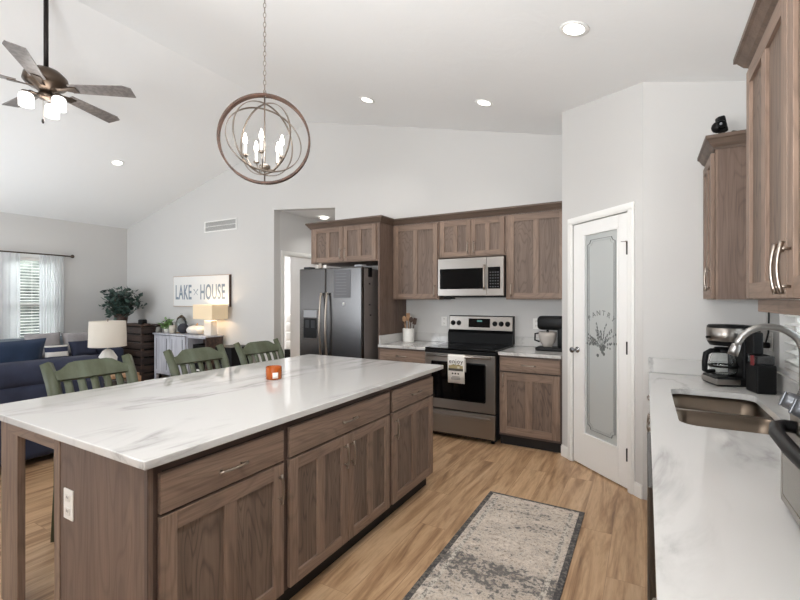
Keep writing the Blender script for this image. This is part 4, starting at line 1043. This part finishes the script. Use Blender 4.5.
# ---------------------------------------------------------------- ceiling fan
fn = thing('ceiling_fan', 'bronze ceiling fan with five driftwood blades and lit glass shades', 'ceiling fan', (RX, 1.623, 3.16), 0)
MB().tube([(0, 0, .10), (0, 0, RZ - 3.15)], .017, M['rod_dark'], 14).build('downrod', None, fn)
MB().lathe([(0, RZ - 3.15), (.075, RZ - 3.165), (.06, RZ - 3.23), (.02, RZ - 3.25), (0, RZ - 3.25)], m=M['rod_dark'], n=24).build('canopy', None, fn)
MB().lathe([(0, .165), (.03, .16), (.10, .135), (.145, .09), (.155, .04), (.13, .01), (.08, -.01), (.05, -.04), (0, -.045)], m=M['bronze'], n=36).build('motor_housing', None, fn)
MB().lathe([(0, -.04), (.045, -.045), (.06, -.07), (.045, -.095), (0, -.10)], m=M['bronze'], n=28).build('light_hub', None, fn)
for k in range(5):
    a = 36 + 72 * k
    mx = rz(a) @ Matrix.Translation((0, 0, .0)) @ Matrix.Rotation(R(-11), 4, 'X')
    br_ = MB().prism([(.08, -.02), (.13, -.012), (.20, -.035), (.24, -.03), (.24, .03), (.20, .035), (.13, .012), (.08, .02)], 'z', -.012, -.006, M['bronze'], mtx=mx).build('blade_bracket', None, fn)
    MB().prism([(.185, -.052), (.62, -.074), (.675, -.045), (.665, .072), (.185, .052)], 'z', -.005, .003, M['driftwood'], mtx=mx, bev=.001).build('blade', None, br_)
for k in range(3):
    a = R(20 + 120 * k); x_, y_ = math.cos(a) * .125, math.sin(a) * .125
    ar = MB().tube([(x_ * .4, y_ * .4, -.07), (x_ * .8, y_ * .8, -.062), (x_, y_, -.078)], .009, M['bronze'], 8).lathe([(0, 0), (.03, -.002), (.034, -.018), (0, -.018)], (x_, y_, -.07), M['bronze'], 16).build('lamp_arm', None, fn)
    MB().lathe([(.036, 0), (.046, -.010), (.050, -.03), (.049, -.105), (.046, -.105), (.047, -.03), (.043, -.013), (.033, -.003)], (x_, y_, -.088), M['fan_glass'], 20).lathe([(0, -.02), (.03, -.03), (.03, -.08), (0, -.09)], (x_, y_, -.088), M['fan_glass'], 12).build('glass_shade', None, ar)
MB().tube([(.0, -.02, -.09), (0, -.02, -.26)], .0015, M['nickel'], 5).lathe([(0, 0), (.008, -.01), (.010, -.03), (.005, -.045), (0, -.045)], (0, -.02, -.255), M['rod_dark'], 10).build('pull_chain', None, fn)
l = bpy.data.lights.new('fan_lamp', 'POINT'); l.energy = 8; l.shadow_soft_size = .12; l.color = (1, .95, .9)
lo_ = bpy.data.objects.new('fan_lamp', l); sc.collection.objects.link(lo_); lo_.parent = fn; lo_.location = (0, 0, -.24)

# ---------------------------------------------------------------- living room
# wall sign
sg = thing('wall_sign', 'white LAKE HOUSE sign with thin wooden edge above the console', 'sign', (-6.70, YB, 1.565), 0)
MB().box(-.75, .75, -.045, -.004, -.262, .262, mat('sign_board', (226, 225, 222), .6), .003).build('board', None, sg)
MB().box(-.76, .76, -.040, -.002, .262, .270, M['tan_wood']).box(-.76, .76, -.040, -.002, -.270, -.262, M['tan_wood']).box(-.76, -.75, -.04, -.002, -.262, .262, M['tan_wood']).box(.75, .762, -.04, -.002, -.262, .262, M['dark_wood']).build('wood_edge', None, sg)
sn = mat('sign_lettering', (128, 140, 152), .7)
txt('lettering', 'LAKE', .36, sn, sg, face_my(-.455, -.0465, -.03), .001, .53, .006)
txt('lettering', 'HOUSE', .36, sn, sg, face_my(.335, -.0465, -.03), .001, .53, .006)
pdl = MB()
for s in (-1, 1):
    mx = Matrix.Translation((-.105, -.0465, -.02)) @ Matrix.Rotation(R(s * 48), 4, 'Y')
    pdl.box(-.004, .004, -.001, .001, -.07, .05, sn, mtx=mx).sphere((0, 0, .06), .018, sn, 10, (.6, .05, 1.3), mtx=mx)
pdl.build('crossed_paddles', None, sg)
# return air vent
vt = thing('air_vent', 'white louvred return air vent high on the living room wall', 'vent', (-6.213, YB, 2.665), 0)
f = MB(); f.box(-.41, .41, -.012, -.001, -.095, -.075, M['trim'], .002).box(-.41, .41, -.012, -.001, .075, .095, M['trim'], .002).box(-.41, -.385, -.012, -.001, -.075, .075, M['trim']).box(.385, .41, -.012, -.001, -.075, .075, M['trim'])
f.build('frame', None, vt); MB().box(-.385, .385, -.003, -.001, -.075, .075, mat('vent_shadow', (84, 84, 86), .8)).build('backing', None, vt)
lv = MB()
for k in range(31): lv.box(-.38 + k * .0253, -.3735 + k * .0253, -.010, -.003, -.075, .075, M['trim'])
lv.box(-.385, .385, -.011, -.004, -.004, .004, M['trim']); lv.build('louvres', None, vt)
# console table
cs = thing('console_cabinet', 'grey washed console cabinet with dark top below the wall sign', 'cabinet', (-7.53, 4.40, 0), 0)
MB().box(0, 1.46, 0, .34, .81, .835, M['grey_paint'], .004).build('top_board', None, cs)
b_ = MB(); gp = M['grey_paint']
b_.box(.02, 1.43, .02, .33, .13, .16, gp).box(.02, 1.43, .31, .33, .16, .809, M['dark_wood']).box(.02, .05, .02, .31, .16, .809, gp).box(.93, .96, .02, .31, .16, .809, gp).box(.96, 1.41, .03, .31, .46, .48, M['dark_wood']).box(.96, 1.43, .02, .31, .785, .809, gp); b_.build('case', None, cs)
MB().box(1.41, 1.44, .02, .33, .13, .809, M['dark_wood'], .002).build('side_panel', None, cs)
for x0, x1, hx_ in ((.055, .485, .45), (.495, .925, .53)):
    dd = MB(); dd.box(x0, x1, .0, .018, .165, .80, gp, .003)
    dd = dd.build('door', None, cs)
    MB().box(x0 + .07, x0 + .080, -.003, .0, .21, .75, M['dark_grey']).box(x1 - .080, x1 - .07, -.003, .0, .21, .75, M['dark_grey']).box(x0 + .080, x1 - .080, -.002, -.0005, .21, .75, gp).build('door_panel', None, dd)
    MB().sphere((hx_, -.018, .48), .018, M['nickel'], 10).build('knob', None, dd)
for x_ in (.02, .88, 1.38):
    for y_ in (.02, .28): MB().box(x_, x_ + .05, y_, y_ + .05, 0, .129, gp, .003).build('leg', None, cs)
for k, (z_, lab) in enumerate(((.161, 'dark storage basket on the lower shelf of the console'), (.481, 'dark storage basket on the upper shelf of the console'))):
    q = MB(); q.box(-.15, .15, -.11, .11, .0, .02, M['black']).box(-.15, .15, -.11, -.095, .02, .20, M['black'], .004).box(-.15, .15, .095, .11, .02, .20, M['black'], .004).box(-.15, -.135, -.095, .095, .02, .2, M['black']).box(.135, .15, -.095, .095, .02, .2, M['black']).box(-.05, .05, -.113, -.109, .09, .12, M['white'])
    q = q.build('storage_basket'); q.location = (-7.53 + 1.19, 4.57, z_); tag(q, lab, 'basket')
def pot_plant(name, lab, loc, R0, n, seed, spread, lm, pot=None, potc=None, leaf=.05, hgt=.4):
    t_ = thing(name, lab, 'plant', loc, 0); random.seed(seed)
    pr, phh = pot
    MB().lathe([(0, 0), (pr * .75, 0), (pr, phh), (pr * .9, phh), (pr * .85, phh * .8), (0, phh * .8)], m=potc, n=20).build('pot', None, t_)
    stm = MB(); lv_ = bmesh.new()
    for k in range(n // 12):
        a = random.uniform(0, 2 * PI); rr = random.uniform(.1, 1) * spread[0]
        tip = Vector((math.cos(a) * rr, math.sin(a) * rr * spread[1] / spread[0], hgt * random.uniform(.32, 1.0)))
        mid = Vector((tip.x * .35, tip.y * .35, tip.z * .65)); p0 = Vector((0, 0, phh * .7))
        pts = [p0, p0.lerp(mid, .5), mid, mid.lerp(tip, .6), tip]; stm.tube(pts, [.006, .005, .004, .003, .002], M['dark_wood'], 5)
        for j in range(12):
            t = .35 + .65 * j / 11; s_ = t * 4; i0 = min(int(s_), 3); base_ = pts[i0].lerp(pts[i0 + 1], s_ - i0)
            d_ = Vector((random.uniform(-1, 1), random.uniform(-1, 1), random.uniform(-.5, .8))).normalized(); L_ = leaf * random.uniform(.7, 1.3)
            sd = d_.cross(Vector((random.uniform(-1, 1), random.uniform(-1, 1), 1))).normalized() * L_ * .32
            nn = d_.cross(sd).normalized() * L_ * .1
            A_ = lv_.verts.new(base_ + d_ * .01); B2 = lv_.verts.new(base_ + d_ * L_ * .5 + sd + nn); C_ = lv_.verts.new(base_ + d_ * L_); D_ = lv_.verts.new(base_ + d_ * L_ * .5 - sd + nn)
            lv_.faces.new((A_, B2, C_)); lv_.faces.new((A_, C_, D_))
    stm.build('stems', None, t_)
    me = bpy.data.meshes.new('foliage'); lv_.to_mesh(me); lv_.free(); me.materials.append(lm)
    fo = bpy.data.objects.new('foliage', me); sc.collection.objects.link(fo); fo.parent = t_
    return t_
lmd = two_tone('dark_leaf', (38, 58, 52), (78, 100, 90), (9, 9, 9), .4, .6, .5)
lml = two_tone('bright_leaf', (86, 124, 70), (130, 160, 100), (20, 20, 20), .4, .6, .5)
# shelf stack under the plant
cst = thing('slatted_crate', 'dark wooden slatted crate stand in the corner under the plant', 'stand', (-8.03, 4.42, 0), 0)
sl = MB()
for k in range(7):
    sl.box(-.46, .46, -.19, -.17, .02 + k * .135, .125 + k * .135, M['crate'], .004); sl.box(.44, .46, -.17, .17, .02 + k * .135, .125 + k * .135, M['crate'], .004); sl.box(-.46, -.44, -.17, .17, .02 + k * .135, .125 + k * .135, M['crate'], .004)
sl.build('slats', None, cst); MB().box(-.42, .42, -.155, .155, .01, .94, mat('crate_gap_shade', (24, 20, 19), .8)).build('gap_shade_box', None, cst)  # dark box added inside to paint the shade between the slats
fr_ = MB()
for x_ in (-.43, .39):
    for y_ in (-.165, .13): fr_.box(x_, x_ + .04, y_, y_ + .04, 0, .955, M['dark_wood'])
fr_.build('corner_posts', None, cst); MB().box(-.47, .47, -.2, .2, .956, .975, M['dark_wood'], .004).build('top_board', None, cst)
pot_plant('potted_ficus', 'bushy dark green leafy plant on the crate in the corner', (-8.42, 4.34, .976), .4, 900, 5, (.57, .30), lmd, (.12, .18), M['dark_wood'], .105, .64)
bk = MB(); bk.box(-.13, .0, -.05, .05, 0, .09, M['black'], .02, 3).box(.0, .13, -.02, .03, .0, .02, M['dark_wood'], .004)
bk = bk.build('dark_ornament'); bk.location = (-7.68, 4.35, .977); tag(bk, 'small black ornament on the right end of the crate', 'ornament')
# console decor
CZ = .836
def jar(x, y, s, lab):
    t_ = thing('glass_cloche', lab, 'cloche', (x, y, CZ), 0, 'glass bell jars on the console')
    MB().lathe([(0, 0), (.09 * s, 0), (.095 * s, .012), (0, .014)], m=M['tan_wood'], n=20).build('base', None, t_)
    MB().lathe([(.08 * s, .015), (.082 * s, .16 * s), (.06 * s, .24 * s), (.02 * s, .28 * s), (0, .285 * s), (0, .281 * s), (.018 * s, .276 * s), (.057 * s, .238 * s), (.078 * s, .16 * s), (.077 * s, .015)], m=M['glass'], n=24).build('dome', None, t_)
    MB().sphere((0, 0, .30 * s), .016 * s, M['glass'], 10).build('knob', None, t_)
jar(-7.40, 4.62, .85, 'clear glass bell jar on the console, left of the small plant'); jar(-7.07, 4.64, 1.1, 'taller clear glass bell jar on the console, right of the small plant')
pot_plant('small_potted_plant', 'small bright green plant in a white pot on the console', (-7.26, 4.50, CZ), .2, 180, 8, (.11, .11), lml, (.06, .10), M['white_ceramic'], .07, .25)
def pumpkin(x, y, r, h, m, lab, stem_m):
    t_ = thing('pumpkin', lab, 'pumpkin', (x, y, CZ), 0); t = bmesh.new(); n_, k_ = 40, 10; rings = []
    for i in range(1, k_):
        ph_ = PI * i / k_; rings.append([t.verts.new((r * math.sin(ph_) ** .8 * (1 - .10 * abs(math.sin(j * PI / 5)) ** .5 * 0 + .07 * (abs(math.cos(j * 2 * PI / n_ * 5)) - .5)) * math.cos(2 * PI * j / n_), r * math.sin(ph_) ** .8 * (1 + .07 * (abs(math.cos(j * 2 * PI / n_ * 5)) - .5)) * math.sin(2 * PI * j / n_), h / 2 - h / 2 * math.cos(ph_))) for j in range(n_)])
    for A_, B2 in zip(rings[:-1], rings[1:]):
        for j in range(n_): t.faces.new((A_[j], A_[(j + 1) % n_], B2[(j + 1) % n_], B2[j]))
    t.faces.new(rings[0][::-1]); t.faces.new(rings[-1])
    q = MB(); q._add(t, m, True); q.build('pumpkin_flesh', None, t_)
    MB().tube([(0, 0, h * .93), (.01, 0, h * 1.1), (.03, 0, h * 1.22)], [.02, .013, .010], stem_m, 8).build('stem', None, t_)
pumpkin(-6.55, 4.57, .155, .15, M['white_ceramic'], 'white ribbed pumpkin on the console between lamp and dark ball', M['tan_wood'])
q = MB().sphere((0, 0, .088), .088, mat('dark_ball', (40, 42, 52), .6), 20).build('decor_ball'); q.location = (-6.90, 4.56, CZ + .001); tag(q, 'dark round decorative ball on the console beside the white pumpkin', 'ornament')
q = MB().lathe([(0, 0), (.035, 0), (.045, .03), (.035, .09), (.025, .10), (0, .10)], m=mat('grey_jar', (130, 128, 122), .6), n=20).build('stoneware_jar'); q.location = (-7.47, 4.47, CZ); tag(q, 'small grey stoneware jar on the left end of the console', 'jar')
q = MB().lathe([(0, 0), (.05, 0), (.055, .07), (.05, .14), (0, .14)], m=mat('cream_jar', (196, 190, 178), .6), n=20).build('candle_jar'); q.location = (-7.06, 4.47, CZ); tag(q, 'cream jar on the console left of the dark ball', 'jar')
# console lamp (lit)
lp = thing('table_lamp', 'lit lamp with cream box shade at the right end of the console', 'lamp', (-6.19, 4.57, CZ))
MB().box(-.09, .09, -.06, .06, 0, .24, M['white_ceramic'], .012, 3).build('lamp_base', None, lp)
MB().tube([(0, 0, .27), (0, 0, .34)], .010, M['nickel'], 8).build('stem', None, lp)
shm = mat('lit_lampshade', (226, 208, 178), .8, 0, Transmission_Weight=0.0)
shm.node_tree.nodes['Principled BSDF'].inputs['Emission Color'].default_value = lin((255, 214, 160)); shm.node_tree.nodes['Principled BSDF'].inputs['Emission Strength'].default_value = .18
s_ = MB(); s_.box(-.24, .24, -.15, -.145, .265, .50, shm).box(-.24, .24, .145, .15, .265, .50, shm).box(-.24, -.235, -.145, .145, .265, .50, shm).box(.235, .24, -.145, .145, .265, .50, shm); s_.build('lamp_shade', None, lp)
l = bpy.data.lights.new('table_lamp_bulb', 'POINT'); l.energy = 6; l.shadow_soft_size = .05; l.color = (1, .78, .52)
lo_ = bpy.data.objects.new('table_lamp_bulb', l); sc.collection.objects.link(lo_); lo_.parent = lp; lo_.location = (0, 0, .40)
# speaker right of console
spk = thing('speaker', 'black speaker box standing on the floor right of the console', 'speaker', (-5.56, 4.50, 0))
MB().box(-.19, .19, -.18, .20, .012, .70, M['black'], .01, 3).build('speaker_box', None, spk)
MB().lathe([(0, .006), (.03, .008), (.11, .0), (.13, .012), (.14, .0), (0, 0)], m=M['dark_grey'], n=28, mtx=Matrix.Translation((0, -.18, .30)) @ Matrix.Rotation(R(90), 4, 'X')).build('woofer', None, spk)
for x_ in (-.15, .15):
    for y_ in (-.14, .16): MB().lathe([(0, 0), (.015, 0), (.015, .011), (0, .011)], (x_, y_, 0), M['grey'], 10).build('foot', None, spk)

# area rug
ar_ = MB().box(-8.6, -4.75, -.6, 4.1, .001, .012, M['carpet'], .003).build('area_rug'); tag(ar_, 'pale grey area rug under the living room sofas', 'rug')
def cushion(w_, h_, d_, m, name, par, mtx):
    t = bmesh.new(); n_ = 14; vs2 = []
    for side in (1, -1):
        g_ = [[None] * (n_ + 1) for _ in range(n_ + 1)]
        for i in range(n_ + 1):
            for j in range(n_ + 1):
                u, v_ = 2 * i / n_ - 1, 2 * j / n_ - 1
                f_ = max(0, (1 - u ** 4) * (1 - v_ ** 4)) ** .5; pin = 1 - .06 * (1 - u * u) * 0 - .05 * (u * u) * (1 - v_ * v_) * 0
                g_[i][j] = t.verts.new((u * w_ / 2 * (1 - .06 * (1 - v_ * v_) * abs(u)), side * d_ / 2 * f_, v_ * h_ / 2 * (1 - .06 * (1 - u * u) * abs(v_))))
        for i in range(n_):
            for j in range(n_): t.faces.new((g_[i][j], g_[i + 1][j], g_[i + 1][j + 1], g_[i][j + 1]))
    bmesh.ops.remove_doubles(t, verts=t.verts, dist=.0005)
    q = MB(); q._add(t, m, True, mtx); return q.build(name, None, par)
# near navy sofa, its back toward the kitchen
sf = thing('sofa', 'large navy sofa with its back to the kitchen island', 'sofa', (-4.95, 1.02, .013), 0)
nv = M['navy']
MB().box(-.50, .30, -1.15, 1.15, .05, .42, nv, .05, 4).build('sofa_base', None, sf)
MB().box(.22, .46, -1.16, 1.16, .05, .70, nv, .06, 4).build('back_lower', None, sf)
MB().box(.18, .47, -1.15, 1.15, .66, .875, nv, .085, 5).build('back_roll', None, sf)
for s in (-1, 1): MB().box(-.52, .24, s * 1.02 - .13, s * 1.02 + .13, .05, .62, nv, .06, 4).build('armrest', None, sf)
for y_ in (-.45, .45): MB().box(-.50, .20, y_ - .44, y_ + .44, .40, .54, nv, .05, 4).build('seat_cushion', None, sf)
for x_ in (-.42, .36):
    for y_ in (-1.05, 1.05): MB().box(x_ - .03, x_ + .03, y_ - .03, y_ + .03, 0, .06, M['dark_wood']).build('leg', None, sf)
def pil(lab, m, loc, rotz, tilt, w_, h_, d_, stripe=False, nm='throw_pillow', grp=None):
    t_ = thing(nm, lab, 'pillow', loc, rotz, grp)
    cushion(w_, h_, d_, m, 'pillow_cover', t_, Matrix.Rotation(R(tilt), 4, 'X') @ Matrix.Translation((0, 0, h_ / 2)))
    return t_
pil('big deep blue back cushion standing on the navy sofa at the left frame edge', M['blue'], (-5.06, 1.40, .556), 90, 7, 1.00, .50, .20)
# far sofa under the window
s2 = thing('sofa', 'slate blue sofa with grey cushions below the living room window', 'sofa', (-8.15, 2.92, .013), 0)
sl_ = M['slate_fabric']
MB().box(-.40, .45, -1.0, 1.0, .05, .40, M['navy'], .05, 4).build('sofa_base', None, s2)
MB().box(-.46, -.20, -1.0, 1.0, .05, .80, sl_, .08, 5).build('sofa_back', None, s2)
for s in (-1, 1): MB().box(-.44, .45, s * .98 - .13, s * .98 + .13, .05, .60, M['navy'], .06, 4).build('armrest', None, s2)
for y_ in (-.43, .43): MB().box(-.24, .46, y_ - .42, y_ + .42, .38, .50, M['navy'], .05, 4).build('seat_cushion', None, s2)
for x_ in (-.36, .36):
    for y_ in (-.9, .9): MB().box(x_ - .03, x_ + .03, y_ - .03, y_ + .03, 0, .06, M['dark_wood']).build('leg', None, s2)
pil('plain grey pillow on the far sofa, left one of the grey pair', M['grey_fabric'], (-8.02, 3.02, .515), 84, -14, .46, .40, .15, grp='grey pillows on the far sofa')
pil('plain grey pillow on the far sofa, right one of the grey pair', M['grey_fabric'], (-8.02, 3.50, .515), 96, -14, .46, .38, .15, grp='grey pillows on the far sofa')
stp = mat('striped_pillow', (200, 196, 190), .9); nt, b = nodes(stp); v = coords(nt); wvv = N(nt, 'ShaderNodeTexWave', Scale=2.2); wvv.bands_direction = 'Z'; nt.links.new(v, wvv.inputs['Vector'])
rr_ = ramp(nt, wvv.outputs['Fac'], [(.0, (44, 50, 74)), (.5, (206, 202, 196))], 'CONSTANT'); nt.links.new(rr_.outputs[0], b.inputs['Base Color'])
pil('navy and cream striped pillow in front of the grey pillows', stp, (-7.80, 3.10, .515), 80, -22, .30, .22, .11)
pil('navy pillow at the right end of the far sofa', M['navy'], (-7.82, 3.48, .515), 100, -20, .40, .26, .12)
# end table and lamp
et = thing('end_table', 'tan wooden end table under the drum lamp', 'table', (-5.10, 2.50, .013), 0)
MB().box(-.20, .20, -.22, .22, .56, .595, M['tan_wood'], .006).build('tabletop', None, et)
for x_ in (-.19, .19):
    for y_ in (-.21, .21): MB().box(x_ - .022, x_ + .022, y_ - .022, y_ + .022, 0, .56, M['tan_wood'], .003).build('leg', None, et)
MB().box(-.19, .19, -.21, .21, .18, .20, M['tan_wood'], .003).build('lower_shelf', None, et)
q = MB().box(-.17, .17, -.18, .18, .001, .28, M['dark_wood'], .01).build('wicker_box'); q.location = (-5.10, 2.50, .213); tag(q, 'dark brown box on the lower shelf of the end table', 'box')
l2 = thing('table_lamp', 'unlit table lamp with beige drum shade behind the nearest bar stool', 'lamp', (-5.10, 2.49, .609), 0)
MB().lathe([(0, 0), (.085, 0), (.09, .015), (.05, .03), (.045, .06), (.085, .13), (.09, .18), (.05, .25), (.02, .27), (0, .27)], m=M['white_ceramic'], n=24).build('lamp_base', None, l2)
MB().tube([(0, 0, .27), (0, 0, .585)], .006, M['nickel'], 8).sphere((0, 0, .592), .012, M['nickel'], 8).build('stem', None, l2)
MB().lathe([(.178, .300), (.170, .575), (.166, .575), (.174, .300)], m=M['shade'], n=40).build('lamp_shade', None, l2)
# curtain rod and sheers
cr = thing('curtain_rod', 'grey metal curtain rod with ball finial above the living room window', 'curtain rod', (XL + .10, 0, 2.195), 0)
MB().tube([(0, 2.0, 0), (0, 3.76, 0)], .012, M['bronze'], 10).build('rod', None, cr)
MB().sphere((0, 3.79, 0), .032, M['bronze'], 12).build('finial', None, cr)
MB().tube([(-.10, 3.72, 0), (0, 3.72, 0)], .008, M['bronze'], 8).build('bracket', None, cr)
sheer = mat('sheer_curtain', (238, 240, 242), .8); nt, b = nodes(sheer)
out = nt.nodes['Material Output']; tl_ = N(nt, 'ShaderNodeBsdfTranslucent'); tl_.inputs[0].default_value = (.95, .96, .98, 1); tp_ = N(nt, 'ShaderNodeBsdfTransparent'); m1 = N(nt, 'ShaderNodeMixShader'); m2 = N(nt, 'ShaderNodeMixShader')
m1.inputs[0].default_value = .8; m2.inputs[0].default_value = .25
nt.links.new(b.outputs[0], m1.inputs[1]); nt.links.new(tl_.outputs[0], m1.inputs[2]); nt.links.new(m1.outputs[0], m2.inputs[1]); nt.links.new(tp_.outputs[0], m2.inputs[2]); nt.links.new(m2.outputs[0], out.inputs[0])
def sheer_panel(y0, y1, lab, seed):
    random.seed(seed); t = bmesh.new(); n_ = 60; rows = []
    zs = [.02, .6, 1.2, 1.8, 2.165, 2.20]
    for z_ in zs:
        rows.append([t.verts.new((XL + .052 + (.026 if z_ < 2.1 else .018) * math.sin(j * .95 + .3 * math.sin(j * .31)) * 1.0, y0 + (y1 - y0) * j / n_, z_)) for j in range(n_ + 1)])
    for A_, B2 in zip(rows[:-1], rows[1:]):
        for j in range(n_): t.faces.new((A_[j], A_[j + 1], B2[j + 1], B2[j]))
    q = MB(); q._add(t, sheer, True); o_ = q.build('sheer_curtain'); tag(o_, lab, 'curtain', 'sheer curtains on the living room window'); return o_
sheer_panel(3.32, 3.68, 'white sheer curtain panel right of the living room window', 1)
sheer_panel(2.25, 3.06, 'white sheer curtain panel left of the living room window', 2)
